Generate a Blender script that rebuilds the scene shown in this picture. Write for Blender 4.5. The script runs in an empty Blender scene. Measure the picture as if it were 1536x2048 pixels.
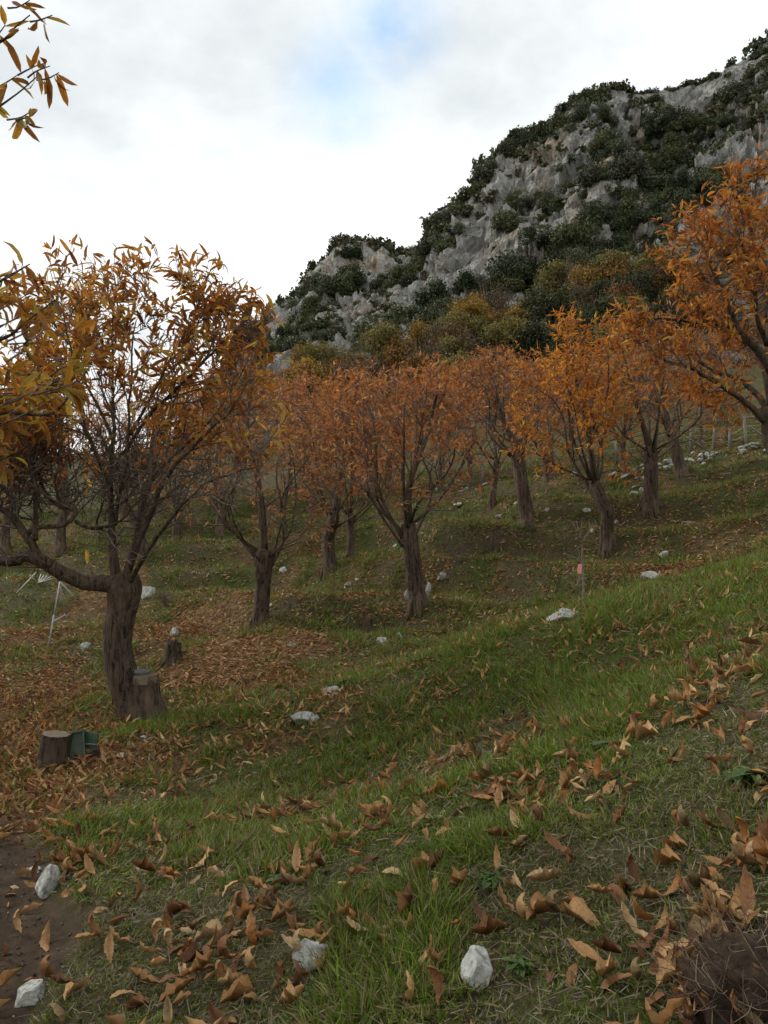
import bpy, math, random
import numpy as np
from mathutils import Matrix, Vector

random.seed(7)
rng = np.random.default_rng(11)
scene = bpy.context.scene
COL = scene.collection
PI = math.pi

# ------------------------------------------------------------------ camera
EYE = 1.6
PITCH = math.radians(4.5)
FPX = 1479.0                       # focal length in pixels of the 1536 x 2048 photograph
cam_data = bpy.data.cameras.new('camera')
cam = bpy.data.objects.new('camera', cam_data)
COL.objects.link(cam)
cam.location = (0, 0, EYE)
cam.rotation_euler = (PI / 2 + PITCH, 0, 0)
cam_data.sensor_fit = 'VERTICAL'
cam_data.sensor_height = 36
cam_data.lens = 36 * FPX / 2048
cam_data.clip_start = 0.05
cam_data.clip_end = 3000
scene.camera = cam
scene.render.resolution_x = 768
scene.render.resolution_y = 1024

# ------------------------------------------------------------------ sky, sun, exposure
SUN_EL, SUN_AZ = math.radians(38), math.radians(-62)      # azimuth measured from +Y towards +X
scene.view_settings.view_transform = 'Standard'
scene.view_settings.look = 'None'
scene.view_settings.exposure = 0.76
scene.view_settings.gamma = 1.0
scene.view_settings.use_curve_mapping = False

world = bpy.data.worlds.new('World')
scene.world = world
world.use_nodes = True
wn, wl = world.node_tree.nodes, world.node_tree.links
wn.clear()
w_out = wn.new('ShaderNodeOutputWorld')
sky = wn.new('ShaderNodeTexSky')
sky.sky_type = 'NISHITA'
sky.sun_disc = False
sky.sun_elevation = SUN_EL
sky.sun_rotation = SUN_AZ
sky.air_density = 1.0
sky.dust_density = 0.4
sky.ozone_density = 1.6
bg_sky = wn.new('ShaderNodeBackground')
bg_sky.inputs['Strength'].default_value = 0.15
sky_tint = wn.new('ShaderNodeMix'); sky_tint.data_type = 'RGBA'; sky_tint.blend_type = 'MULTIPLY'
sky_tint.inputs[0].default_value = 1.0; sky_tint.inputs[7].default_value = (0.78, 1.06, 1.08, 1)
wl.new(sky.outputs[0], sky_tint.inputs[6]); wl.new(sky_tint.outputs[2], bg_sky.inputs['Color'])
tc = wn.new('ShaderNodeTexCoord')
sep = wn.new('ShaderNodeSeparateXYZ')
wl.new(tc.outputs['Generated'], sep.inputs[0])
def wmath(op, a, b=None, clamp=False):
    n = wn.new('ShaderNodeMath'); n.operation = op; n.use_clamp = clamp
    for i, v in enumerate((a, b)):
        if v is None: continue
        if isinstance(v, (int, float)): n.inputs[i].default_value = v
        else: wl.new(v, n.inputs[i])
    return n.outputs[0]
# cloud deck: the view direction projected on a flat ceiling
zc = wmath('ADD', wmath('MAXIMUM', sep.outputs[2], 0.0), 0.22)
comb = wn.new('ShaderNodeCombineXYZ')
wl.new(wmath('DIVIDE', sep.outputs[0], zc), comb.inputs[0])
wl.new(wmath('DIVIDE', sep.outputs[1], zc), comb.inputs[1])
def wnoise(scale, detail, rough, off):
    m = wn.new('ShaderNodeVectorMath'); m.operation = 'ADD'
    wl.new(comb.outputs[0], m.inputs[0]); m.inputs[1].default_value = off
    n = wn.new('ShaderNodeTexNoise'); n.inputs['Scale'].default_value = scale
    n.inputs['Detail'].default_value = detail; n.inputs['Roughness'].default_value = rough
    wl.new(m.outputs[0], n.inputs['Vector'])
    return n.outputs['Fac']
n_big = wnoise(1.0, 7, 0.58, (3.1, 1.7, 0.4))
n_gap = wnoise(2.6, 6, 0.6, (7.3, 2.2, 5.0))
ramp = wn.new('ShaderNodeValToRGB')
ramp.color_ramp.elements[0].position = 0.36
ramp.color_ramp.elements[0].color = (0.47, 0.50, 0.515, 1)
ramp.color_ramp.elements[1].position = 0.56
ramp.color_ramp.elements[1].color = (0.78, 0.80, 0.795, 1)
wl.new(n_big, ramp.inputs[0])
bg_cloud = wn.new('ShaderNodeBackground')
bg_cloud.inputs['Strength'].default_value = 1.0
wl.new(ramp.outputs[0], bg_cloud.inputs['Color'])
# gap in the deck with thin cloud over blue sky (seen upper middle of the view)
def gap(u, v, r_in, r_out):
    a, b = (u - 768) / FPX, (1024 - v) / FPX
    d = Vector((a, math.cos(PITCH) - b * math.sin(PITCH), math.sin(PITCH) + b * math.cos(PITCH))).normalized()
    dn = wn.new('ShaderNodeVectorMath'); dn.operation = 'DISTANCE'
    wl.new(tc.outputs['Generated'], dn.inputs[0]); dn.inputs[1].default_value = d
    mr = wn.new('ShaderNodeMapRange'); mr.interpolation_type = 'SMOOTHSTEP'
    mr.inputs['From Min'].default_value = r_in; mr.inputs['From Max'].default_value = r_out
    mr.inputs['To Min'].default_value = 1; mr.inputs['To Max'].default_value = 0
    wl.new(dn.outputs['Value'], mr.inputs['Value'])
    return mr.outputs[0]
near_gap = wmath('MAXIMUM', gap(785, 60, 0.0, 0.09), wmath('MULTIPLY', gap(685, 185, 0.0, 0.10), 0.75))
thin = wmath('MULTIPLY', wmath('SUBTRACT', n_gap, 0.34), 3.6, True)
open_elsewhere = wmath('MULTIPLY', wmath('SUBTRACT', n_gap, 0.74), 6.0, True)
gapf = wmath('MAXIMUM', wmath('MULTIPLY', near_gap, thin), open_elsewhere, True)
wmix = wn.new('ShaderNodeMixShader')
wl.new(wmath('MULTIPLY', gapf, 0.82), wmix.inputs[0])
wl.new(bg_cloud.outputs[0], wmix.inputs[1])
wl.new(bg_sky.outputs[0], wmix.inputs[2])
wl.new(wmix.outputs[0], w_out.inputs['Surface'])

sun_data = bpy.data.lights.new('sun', 'SUN')
sun_data.energy = 1.5
sun_data.angle = math.radians(12)
sun_data.color = (1.0, 0.955, 0.88)
sun = bpy.data.objects.new('sun', sun_data)
COL.objects.link(sun)
sd = Vector((math.cos(SUN_EL) * math.sin(SUN_AZ), math.cos(SUN_EL) * math.cos(SUN_AZ), math.sin(SUN_EL)))
sun.rotation_euler = sd.to_track_quat('Z', 'Y').to_euler()

# ------------------------------------------------------------------ helpers
def smooth(a, b, x):
    t = np.clip((np.asarray(x, float) - a) / (b - a), 0, 1)
    return t * t * (3 - 2 * t)

def _hash(ix, iy, iz, seed):
    h = (ix.astype(np.int64) * 374761393 + iy.astype(np.int64) * 668265263 + iz.astype(np.int64) * 2147483647 + seed * 1274126177) & 0xffffffff
    h = ((h ^ (h >> 13)) * 1274126177) & 0xffffffff
    h = ((h ^ (h >> 16)) * 2246822519) & 0xffffffff
    return ((h ^ (h >> 15)) & 0xffffff) / float(0xffffff)

def vnoise(x, y, z=0.0, seed=0):
    x, y, z = np.broadcast_arrays(np.asarray(x, float), np.asarray(y, float), np.asarray(z, float))
    ix, iy, iz = np.floor(x), np.floor(y), np.floor(z)
    fx, fy, fz = x - ix, y - iy, z - iz
    ix, iy, iz = ix.astype(np.int64), iy.astype(np.int64), iz.astype(np.int64)
    fx, fy, fz = [f * f * f * (f * (f * 6 - 15) + 10) for f in (fx, fy, fz)]
    r = 0
    for dz in (0, 1):
        for dy in (0, 1):
            for dx in (0, 1):
                w = (fx if dx else 1 - fx) * (fy if dy else 1 - fy) * (fz if dz else 1 - fz)
                r = r + w * _hash(ix + dx, iy + dy, iz + dz, seed)
    return r * 2 - 1

def fbm(x, y, z=0.0, octv=4, seed=0, gain=0.5):
    a, s, tot = 1.0, 0, 0
    for i in range(octv):
        s = s + a * vnoise(np.asarray(x) * 2 ** i, np.asarray(y) * 2 ** i, np.asarray(z) * 2 ** i, seed + i * 17)
        tot += a; a *= gain
    return s / tot

def ridged(x, y, z=0.0, octv=4, seed=0):
    a, s, tot = 1.0, 0, 0
    for i in range(octv):
        n = 1 - np.abs(vnoise(np.asarray(x) * 2 ** i, np.asarray(y) * 2 ** i, np.asarray(z) * 2 ** i, seed + i * 17))
        s = s + a * n * n
        tot += a; a *= 0.5
    return s / tot

def cells(x, y, z, seed=0):
    """value of the nearest random cell centre: blocks with sharp steps between them"""
    x, y, z = np.broadcast_arrays(np.asarray(x, float), np.asarray(y, float), np.asarray(z, float))
    ix, iy, iz = [np.floor(a).astype(np.int64) for a in (x, y, z)]
    best = np.full(x.shape, 9.0); val = np.zeros(x.shape)
    for dz in (-1, 0, 1):
        for dy in (-1, 0, 1):
            for dx in (-1, 0, 1):
                a, b, c = ix + dx, iy + dy, iz + dz
                d = (a + _hash(a, b, c, seed) - x) ** 2 + (b + _hash(a, b, c, seed + 1) - y) ** 2 + (c + _hash(a, b, c, seed + 2) - z) ** 2
                k = d < best
                best = np.where(k, d, best); val = np.where(k, _hash(a, b, c, seed + 3), val)
    return val

def ray(u, v):
    a, b = (u - 768) / FPX, (1024 - v) / FPX
    c, s = math.cos(PITCH), math.sin(PITCH)
    w = c - b * s
    return a / w, (s + b * c) / w          # x/Y and (z-EYE)/Y

def P(u, v, Y):
    s, t = ray(u, v)
    return np.array((s * Y, Y, EYE + t * Y))

def project(p):
    p = np.asarray(p, float)
    c, s = math.cos(PITCH), math.sin(PITCH)
    z = p[..., 2] - EYE
    d = p[..., 1] * c + z * s
    h = -p[..., 1] * s + z * c
    d = np.where(np.abs(d) < 1e-6, 1e-6, d)
    return 768 + FPX * p[..., 0] / d, 1024 - FPX * h / d, d

def make_mesh(name, V, F, col=None, smooth_shade=False):
    V = np.ascontiguousarray(V, dtype=np.float32)
    F = np.ascontiguousarray(F, dtype=np.int32)
    me = bpy.data.meshes.new(name)
    n, k = F.shape
    me.vertices.add(len(V)); me.vertices.foreach_set('co', V.ravel())
    me.loops.add(n * k); me.loops.foreach_set('vertex_index', F.ravel())
    me.polygons.add(n); me.polygons.foreach_set('loop_start', np.arange(0, n * k, k, dtype=np.int32))
    me.update(calc_edges=True)
    me.validate()
    if smooth_shade:
        me.polygons.foreach_set('use_smooth', np.ones(n, dtype=bool))
    else:
        me.polygons.foreach_set('use_smooth', np.zeros(n, dtype=bool))
    if col is not None:
        a = me.color_attributes.new('Col', 'FLOAT_COLOR', 'POINT')
        c = np.ones((len(V), 4), dtype=np.float32); c[:, :3] = col
        a.data.foreach_set('color', c.ravel())
    return me

def link(name, me, mat=None, parent=None, loc=None):
    o = bpy.data.objects.new(name, me)
    COL.objects.link(o)
    if mat is not None and me is not None and not me.materials: me.materials.append(mat)
    if parent is not None: o.parent = parent
    if loc is not None: o.location = loc
    return o

def tag(o, label=None, cat=None, group=None, kind=None):
    if label: o['label'] = label
    if cat: o['category'] = cat
    if group: o['group'] = group
    if kind: o['kind'] = kind
    return o

def empty(name, loc, label=None, cat=None, group=None):
    o = bpy.data.objects.new(name, None)
    COL.objects.link(o)
    o.location = loc
    o.empty_display_size = 0.2
    return tag(o, label, cat, group)

class MB:
    """collects triangles of one mesh"""
    def __init__(s): s.V, s.F, s.C, s.n = [], [], [], 0
    def add(s, V, F, c=None):
        V = np.asarray(V, float); F = np.asarray(F, int)
        s.V.append(V); s.F.append(F + s.n); s.n += len(V)
        if c is not None: s.C.append(np.broadcast_to(np.asarray(c, float), (len(V), 3)))
    def mesh(s, name, smooth_shade=False):
        return make_mesh(name, np.concatenate(s.V), np.concatenate(s.F), np.concatenate(s.C) if s.C else None, smooth_shade)

def resample(pts, rad, n):
    pts = np.asarray(pts, float); rad = np.asarray(rad, float)
    # Catmull-Rom through the points
    m = len(pts)
    t = np.linspace(0, m - 1 - 1e-6, n)
    i = np.floor(t).astype(int); f = (t - i)[:, None]
    g = lambda k: pts[np.clip(i + k, 0, m - 1)]
    p0, p1, p2, p3 = g(-1), g(0), g(1), g(2)
    out = 0.5 * ((2 * p1) + (p2 - p0) * f + (2 * p0 - 5 * p1 + 4 * p2 - p3) * f ** 2 + (3 * p1 - p0 - 3 * p2 + p3) * f ** 3)
    return out, np.interp(t, np.arange(m), rad)

def tube(pts, rad, sides=5, cap=True, bark=0.0, seed=0, bscale=1.0):
    pts = np.asarray(pts, float); rad = np.asarray(rad, float)
    n = len(pts)
    tan = np.gradient(pts, axis=0)
    tan /= np.linalg.norm(tan, axis=1)[:, None] + 1e-9
    ref = np.array((0.0, 1.0, 0.0)) if abs(tan[0][1]) < 0.85 else np.array((1.0, 0, 0))
    fr = []
    a = np.cross(tan[0], ref); a /= np.linalg.norm(a)
    for i in range(n):
        a = a - tan[i] * np.dot(a, tan[i]); a /= np.linalg.norm(a) + 1e-9
        fr.append((a, np.cross(tan[i], a)))
    A = np.array([f[0] for f in fr]); B = np.array([f[1] for f in fr])
    th = np.arange(sides) * 2 * PI / sides
    ring = np.cos(th)[None, :, None] * A[:, None, :] + np.sin(th)[None, :, None] * B[:, None, :]
    R = np.repeat(rad[:, None], sides, 1)
    if bark:
        L = np.concatenate(([0], np.cumsum(np.linalg.norm(np.diff(pts, axis=0), axis=1))))
        cx, sx = np.cos(th)[None, :], np.sin(th)[None, :]
        nz = fbm(cx * 3.2 * bscale, sx * 3.2 * bscale, L[:, None] * 1.6 * bscale, 3, seed) + 0.8 * fbm(cx * 1.1, sx * 1.1, L[:, None] * 1.3, 2, seed + 5)
        R = R * (1 + bark * nz)
    V = (pts[:, None, :] + ring * R[..., None]).reshape(-1, 3)
    F = []
    i = np.arange(n - 1)[:, None] * sides; j = np.arange(sides)[None, :]; k = (np.arange(sides) + 1)[None, :] % sides
    a, b, c, d = i + j, i + k, i + sides + k, i + sides + j
    F = np.concatenate((np.stack((a, b, c), -1).reshape(-1, 3), np.stack((a, c, d), -1).reshape(-1, 3)))
    if cap:
        V = np.concatenate((V, pts[-1:] + tan[-1:] * rad[-1] * 0.25, pts[:1]))
        e = n * sides
        jj = np.arange(sides); kk = (jj + 1) % sides; o = (n - 1) * sides
        F = np.concatenate((F, np.stack((o + jj, o + kk, np.full(sides, e)), -1), np.stack((kk, jj, np.full(sides, e + 1)), -1)))
    return V, F

def scatter(templates, tidx, pos, R, scale, col, mb, cvar=None):
    """many small template meshes placed at pos with matrices R (n,3,3) into one mesh"""
    for k, (TV, TF) in enumerate(templates):
        m = np.nonzero(tidx == k)[0]
        if not len(m): continue
        TV = np.asarray(TV, float)
        sc = scale[m]
        if sc.ndim == 1: sc = np.repeat(sc[:, None], 3, 1)
        loc = TV[None] * sc[:, None, :]
        W = np.einsum('nij,nvj->nvi', R[m], loc) + pos[m][:, None, :]
        nv = len(TV)
        F = (np.asarray(TF)[None] + (np.arange(len(m)) * nv)[:, None, None]).reshape(-1, 3)
        C = np.repeat(col[m][:, None, :], nv, 1)
        if cvar is not None: C = C * cvar[k][None]
        mb.add(W.reshape(-1, 3), F, C.reshape(-1, 3))

def frames(d, up, roll=None):
    """matrices whose Y axis is d, Z near up"""
    d = d / (np.linalg.norm(d, axis=1)[:, None] + 1e-9)
    x = np.cross(d, up); x /= np.linalg.norm(x, axis=1)[:, None] + 1e-9
    z = np.cross(x, d)
    if roll is not None:
        c, s = np.cos(roll)[:, None], np.sin(roll)[:, None]
        x, z = x * c + z * s, z * c - x * s
    return np.stack((x, d, z), -1)

def box(c, s, rot=None, bev=0.0):
    x, y, z = np.array(s) / 2
    V = []
    if bev <= 0:
        V = np.array([(i, j, k) for i in (-x, x) for j in (-y, y) for k in (-z, z)])
        F = [(0, 1, 3), (0, 3, 2), (4, 6, 7), (4, 7, 5), (0, 4, 5), (0, 5, 1), (2, 3, 7), (2, 7, 6), (0, 2, 6), (0, 6, 4), (1, 5, 7), (1, 7, 3)]
    V = np.array(V, float)
    if rot is not None: V = V @ np.array(rot.to_matrix() if hasattr(rot, 'to_matrix') else rot).T
    return V + np.array(c), np.array(F)

# ------------------------------------------------------------------ materials
def new_mat(name):
    m = bpy.data.materials.new(name); m.use_nodes = True
    nt = m.node_tree; nt.nodes.clear()
    out = nt.nodes.new('ShaderNodeOutputMaterial')
    b = nt.nodes.new('ShaderNodeBsdfPrincipled')
    nt.links.new(b.outputs[0], out.inputs['Surface'])
    return m, nt, b, out

def nd(nt, kind, **inp):
    n = nt.nodes.new(kind)
    for k, v in inp.items():
        n.inputs[k.replace('_', ' ')].default_value = v
    return n

def noise_ramp(nt, scale, stops, detail=5, rough=0.6, vec=None, dist=0.0):
    n = nd(nt, 'ShaderNodeTexNoise', Scale=scale, Detail=detail, Roughness=rough, Distortion=dist)
    if vec is not None: nt.links.new(vec, n.inputs['Vector'])
    r = nt.nodes.new('ShaderNodeValToRGB')
    cr = r.color_ramp
    while len(cr.elements) < len(stops): cr.elements.new(0.5)
    for e, (p, c) in zip(cr.elements, stops):
        e.position = p; e.color = (*c, 1) if len(c) == 3 else c
    nt.links.new(n.outputs['Fac'], r.inputs[0])
    return r.outputs[0], n.outputs['Fac']

def mixc(nt, fac, a, b, mode='MIX'):
    m = nt.nodes.new('ShaderNodeMix'); m.data_type = 'RGBA'; m.blend_type = mode
    for sock, v in ((m.inputs[0], fac), (m.inputs[6], a), (m.inputs[7], b)):
        if isinstance(v, (int, float)): sock.default_value = v
        elif isinstance(v, tuple): sock.default_value = (*v, 1)
        else: nt.links.new(v, sock)
    return m.outputs[2]

def bump(nt, b, height, strength, dist):
    n = nd(nt, 'ShaderNodeBump', Strength=strength, Distance=dist)
    nt.links.new(height, n.inputs['Height']); nt.links.new(n.outputs[0], b.inputs['Normal'])

def objvec(nt, scale=(1, 1, 1)):
    t = nt.nodes.new('ShaderNodeTexCoord')
    m = nd(nt, 'ShaderNodeMapping'); m.inputs['Scale'].default_value = scale
    nt.links.new(t.outputs['Object'], m.inputs[0])
    return m.outputs[0]

def mat_attr(name, rough=0.6, trans=0.0, spec=0.25, vary=0.25, nscale=14.0):
    m, nt, b, out = new_mat(name)
    a = nt.nodes.new('ShaderNodeVertexColor'); a.layer_name = 'Col'
    c, f = noise_ramp(nt, nscale, [(0.3, (1 - vary,) * 3), (0.7, (1 + vary,) * 3)], 3, 0.6, objvec(nt))
    col = mixc(nt, 1.0, a.outputs[0], c, 'MULTIPLY')
    nt.links.new(col, b.inputs['Base Color'])
    b.inputs['Roughness'].default_value = rough
    b.inputs['Specular IOR Level'].default_value = spec
    if trans:
        t = nt.nodes.new('ShaderNodeBsdfTranslucent')
        nt.links.new(mixc(nt, 1.0, col, (1.25, 1.1, 0.8), 'MULTIPLY'), t.inputs[0])
        mx = nt.nodes.new('ShaderNodeMixShader'); mx.inputs[0].default_value = trans
        nt.links.new(b.outputs[0], mx.inputs[1]); nt.links.new(t.outputs[0], mx.inputs[2])
        nt.links.new(mx.outputs[0], out.inputs['Surface'])
    return m

def mat_bark(name, dark, light, scale=6.0, strength=0.9):
    m, nt, b, out = new_mat(name)
    v = objvec(nt, (scale, scale, scale * 0.22))
    c, f = noise_ramp(nt, 3.4, [(0.40, dark), (0.49, tuple(0.45 * d + 0.55 * l for d, l in zip(dark, light))), (0.68, light)], 10, 0.74, v, 0.9)
    c2, f2 = noise_ramp(nt, 1.3, [(0.4, (0.75, 0.75, 0.75)), (0.65, (1.15, 1.12, 1.05))], 4, 0.6, objvec(nt, (1.5, 1.5, 1.5)))
    moss, fm = noise_ramp(nt, 2.4, [(0.56, (0, 0, 0)), (0.72, (0.45, 0.45, 0.45))], 5, 0.65, objvec(nt))
    c = mixc(nt, 1.0, c, c2, 'MULTIPLY')
    c = mixc(nt, moss, c, (0.075, 0.075, 0.05))
    nt.links.new(c, b.inputs['Base Color'])
    b.inputs['Roughness'].default_value = 0.9
    b.inputs['Specular IOR Level'].default_value = 0.15
    bump(nt, b, f, strength, 0.05)
    return m

def mat_rock(name, dark, mid, light, scale, bstr=0.8, bdist=0.03):
    m, nt, b, out = new_mat(name)
    v = objvec(nt)
    c, f = noise_ramp(nt, scale, [(0.28, dark), (0.45, mid), (0.65, light)], 9, 0.68, v, 0.3)
    vo = nd(nt, 'ShaderNodeTexVoronoi', Scale=scale * 1.7); vo.feature = 'DISTANCE_TO_EDGE'
    nt.links.new(v, vo.inputs['Vector'])
    cr = nt.nodes.new('ShaderNodeValToRGB'); cr.color_ramp.elements[0].color = (0.55, 0.54, 0.52, 1); cr.color_ramp.elements[1].position = 0.06
    nt.links.new(vo.outputs['Distance'], cr.inputs[0])
    c = mixc(nt, 0.6, c, cr.outputs[0], 'MULTIPLY')
    st, sf_ = noise_ramp(nt, scale * 0.45, [(0.48, (0, 0, 0)), (0.66, (0.7, 0.7, 0.7))], 7, 0.7, v, 0.5)
    c = mixc(nt, st, c, (0.12, 0.115, 0.085))
    pit, pf = noise_ramp(nt, scale * 6, [(0.36, (0.45, 0.44, 0.40)), (0.48, (1, 1, 1))], 4, 0.6, v)
    c = mixc(nt, 0.8, c, pit, 'MULTIPLY')
    nt.links.new(c, b.inputs['Base Color'])
    b.inputs['Roughness'].default_value = 0.88
    b.inputs['Specular IOR Level'].default_value = 0.2
    bump(nt, b, f, bstr, bdist)
    return m

def mat_plain(name, col, rough=0.6, metal=0.0, var=0.2, scale=9, spec=0.4):
    m, nt, b, out = new_mat(name)
    lo = tuple(x * (1 - var) for x in col); hi = tuple(x * (1 + var) for x in col)
    c, f = noise_ramp(nt, scale, [(0.3, lo), (0.7, hi)], 6, 0.65, objvec(nt))
    nt.links.new(c, b.inputs['Base Color'])
    b.inputs['Roughness'].default_value = rough
    b.inputs['Metallic'].default_value = metal
    b.inputs['Specular IOR Level'].default_value = spec
    bump(nt, b, f, 0.15, 0.01)
    return m

M = {}
M['leaf'] = mat_attr('autumn_leaf', 0.55, 0.48, 0.25, 0.22, 20)
M['litter'] = mat_attr('fallen_leaf', 0.65, 0.08, 0.2, 0.28, 22)
M['grass'] = mat_attr('grass_blade', 0.55, 0.25, 0.25, 0.15, 6)
M['evergreen'] = mat_attr('evergreen_leaf', 0.6, 0.10, 0.2, 0.3, 0.8)
M['wood_leaf'] = mat_attr('wood_leaf', 0.65, 0.2, 0.2, 0.3, 0.9)
M['bark'] = mat_bark('chestnut_bark', (0.018, 0.013, 0.010), (0.16, 0.115, 0.082))
M['twig'] = mat_bark('twig_bark', (0.055, 0.043, 0.036), (0.24, 0.19, 0.158), 9, 0.4)
M['far_bark'] = mat_bark('grey_bark', (0.035, 0.025, 0.018), (0.19, 0.135, 0.095), 5)
M['stump'] = mat_bark('stump_bark', (0.02, 0.014, 0.01), (0.12, 0.088, 0.06))
M['cut'] = mat_plain('cut_wood', (0.13, 0.10, 0.07), 0.9, 0, 0.4, 12, 0.15)
M['pale_rock'] = mat_rock('pale_limestone', (0.16, 0.16, 0.14), (0.36, 0.36, 0.33), (0.52, 0.52, 0.48), 6.0, 0.7, 0.02)
M['grey_rock'] = mat_rock('grey_limestone', (0.10, 0.10, 0.09), (0.26, 0.26, 0.24), (0.40, 0.40, 0.37), 6.0, 0.8, 0.02)
M['post'] = mat_bark('weathered_post', (0.10, 0.085, 0.07), (0.30, 0.27, 0.23), 7, 0.4)
M['metal'] = mat_plain('pale_metal', (0.36, 0.35, 0.32), 0.5, 0.1, 0.2, 20)
M['green'] = mat_plain('green_plastic', (0.035, 0.060, 0.034), 0.5, 0, 0.35, 12, 0.4)
M['dark_metal'] = mat_plain('dark_metal', (0.10, 0.10, 0.09), 0.55, 0.3, 0.3, 15)
M['bowl'] = mat_plain('grey_bowl', (0.085, 0.088, 0.085), 0.6, 0, 0.3, 25)
M['pink'] = mat_plain('pink_card', (0.62, 0.27, 0.20), 0.6, 0, 0.3, 60)
M['wire'] = mat_plain('fence_wire', (0.22, 0.22, 0.21), 0.5, 0.4, 0.2, 30)
M['soil'] = mat_plain('root_soil', (0.034, 0.023, 0.016), 0.95, 0, 0.7, 45, 0.1)

# ------------------------------------------------------------------ the ground
def path_edge(Y):
    return -1.0 - 0.44 * (Y - 2.4) + 0.07 * np.sin(np.asarray(Y) * 2.3) + 0.04 * np.sin(np.asarray(Y) * 6.1)

ctrl = []
for Y in (-3.0, 0.0, 2.0, 4.0, 6.0):
    for x in (-4.5, -2.6):
        ctrl.append((x, Y, -0.05))
    for x in (-0.9, 0.0, 1.0, 2.0, 3.0, 4.5):
        ctrl.append((x, Y, 0.17 + (0.22 if x < 0 else 0.355) * x))
for u, v, Y in [
    (768, 1340, 8), (700, 1290, 10.3), (768, 1262, 11.2), (1130, 1232, 7.6), (1300, 1190, 7.6), (1536, 1150, 7.2),
    (1320, 1158, 9.6), (1536, 1105, 9.2), (1163, 1207, 9.2), (940, 1290, 8), (600, 1440, 6.6),
    (100, 1530, 6.2), (0, 1400, 8.8), (270, 1440, 8.0), (0, 1290, 13), (100, 1295, 12.6), (350, 1330, 11), (0, 1200, 18), (200, 1200, 17.5),
    (0, 1100, 26), (430, 1130, 20), (560, 1080, 23), (420, 1030, 27), (520, 1250, 11.2), (835, 1215, 12), (660, 1140, 17), (702, 1110, 20),
    (1055, 1045, 15.5), (1215, 1092, 13.5), (1300, 1015, 15.5), (1360, 950, 19.5), (1095, 960, 24.5), (985, 1010, 21), (1250, 945, 25),
    (624, 1028, 27), (900, 1180, 13.2), (1000, 1130, 14), (1400, 1100, 11.5), (1500, 1040, 13), (1550, 950, 17),
    (1500, 893, 24), (1380, 910, 26), (1160, 942, 28), (900, 985, 28), (1450, 830, 36), (1200, 890, 40), (850, 930, 40), (450, 970, 40), (100, 1000, 40),
    (0, 930, 60), (450, 880, 60), (900, 850, 60), (1400, 740, 60)]:
    ctrl.append(tuple(P(u, v, Y)))
for x, Y, z in [(-14, 6, -0.3), (-20, 20, 0.6), (-28, 40, 3.0), (9, 2, 3.1), (9, 8, 3.3), (16, 8, 5.2), (18, 20, 6.2), (28, 30, 10.5), (28, 10, 8.5), (-12, -5, -0.3), (10, -5, 3.2)]:
    ctrl.append((x, Y, z))
ctrl = np.array(ctrl)
RC = 1.3
def _phi(d2): return np.sqrt(d2 + RC * RC)
_c = ctrl[:, :2]
_A = _phi(((_c[:, None] - _c[None]) ** 2).sum(-1)) - 0.0
_n = len(_c)
_A = _A + np.eye(_n) * -0.05
_Pm = np.concatenate((np.ones((_n, 1)), _c), 1)
_S = np.block([[_A, _Pm], [_Pm.T, np.zeros((3, 3))]])
_w = np.linalg.solve(_S, np.concatenate((ctrl[:, 2], np.zeros(3))))

def zg(x, y, detail=True):
    x = np.asarray(x, float); y = np.asarray(y, float)
    sh = np.broadcast(x, y).shape
    x, y = [np.array(np.broadcast_to(a, sh)).ravel() for a in (x, y)]
    out = np.empty(len(x))
    for i in range(0, len(x), 40000):
        xs = np.clip(x[i:i + 40000], -30, 30); ys = np.clip(y[i:i + 40000], -6, 62)
        d2 = (xs[:, None] - _c[None, :, 0]) ** 2 + (ys[:, None] - _c[None, :, 1]) ** 2
        out[i:i + 40000] = _phi(d2) @ _w[:_n] + _w[_n] + _w[_n + 1] * xs + _w[_n + 2] * ys
    # scarp at the edge of the trodden path
    e = path_edge(y)
    out += 0.13 * smooth(-0.10, 0.10, x - e) * (1 - smooth(4.6, 6.4, y))
    # grassy terraces further up the slope
    h = 0.8
    zz = out + 0.3 * vnoise(x / 5.0, y / 5.0, 0, 3)
    k = np.floor(zz / h); f = zz / h - k
    w = smooth(9.5, 13, y) * (1 - smooth(34, 46, y))
    out += w * 0.95 * h * (smooth(0.62, 0.98, f) - f + 0.28)
    if detail:
        n1 = fbm(x / 1.7, y / 1.7, 0, 3, 5)
        n2 = fbm(x / 0.33, y / 0.33, 0, 3, 9)
        amp = 0.05 + 0.17 * smooth(7, 12, y)
        dirt = (x < e) & (y < 5.5)
        out += amp * n1 + np.where(dirt, 0.022, 0.028) * n2
    return out.reshape(sh)

def hit(u, v, y0=1.5, y1=70):
    s, t = ray(u, v)
    Y = np.concatenate((np.arange(y0, 14, 0.03), np.arange(14, y1, 0.08)))
    g = zg(s * Y, Y) - (EYE + t * Y)
    i = np.nonzero(g > 0)[0]
    i = i[0] if len(i) else len(Y) - 1
    yy = Y[i]
    return np.array((s * yy, yy, float(zg(s * yy, yy))))

xs = np.concatenate((-np.geomspace(420, 32, 9)[:-1], np.arange(-32, -7, 0.42), np.arange(-7, 7.5, 0.075), np.arange(7.5, 32, 0.42), np.geomspace(32, 420, 9)))
ys = np.concatenate((-np.geomspace(420, 6, 9)[:-1], np.arange(-6, 1.2, 0.4), np.arange(1.2, 10, 0.075), np.arange(10, 36, 0.24), np.arange(36, 62, 1.3), np.geomspace(63, 420, 8)))
GX, GY = np.meshgrid(xs, ys)
GZ = zg(GX, GY)
nx, ny = len(xs), len(ys)
GV = np.stack((GX, GY, GZ), -1).reshape(-1, 3)
i = (np.arange(ny - 1)[:, None] * nx + np.arange(nx - 1)[None]).ravel()
GF = np.stack((i, i + 1, i + nx + 1, i + nx), -1)

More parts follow.
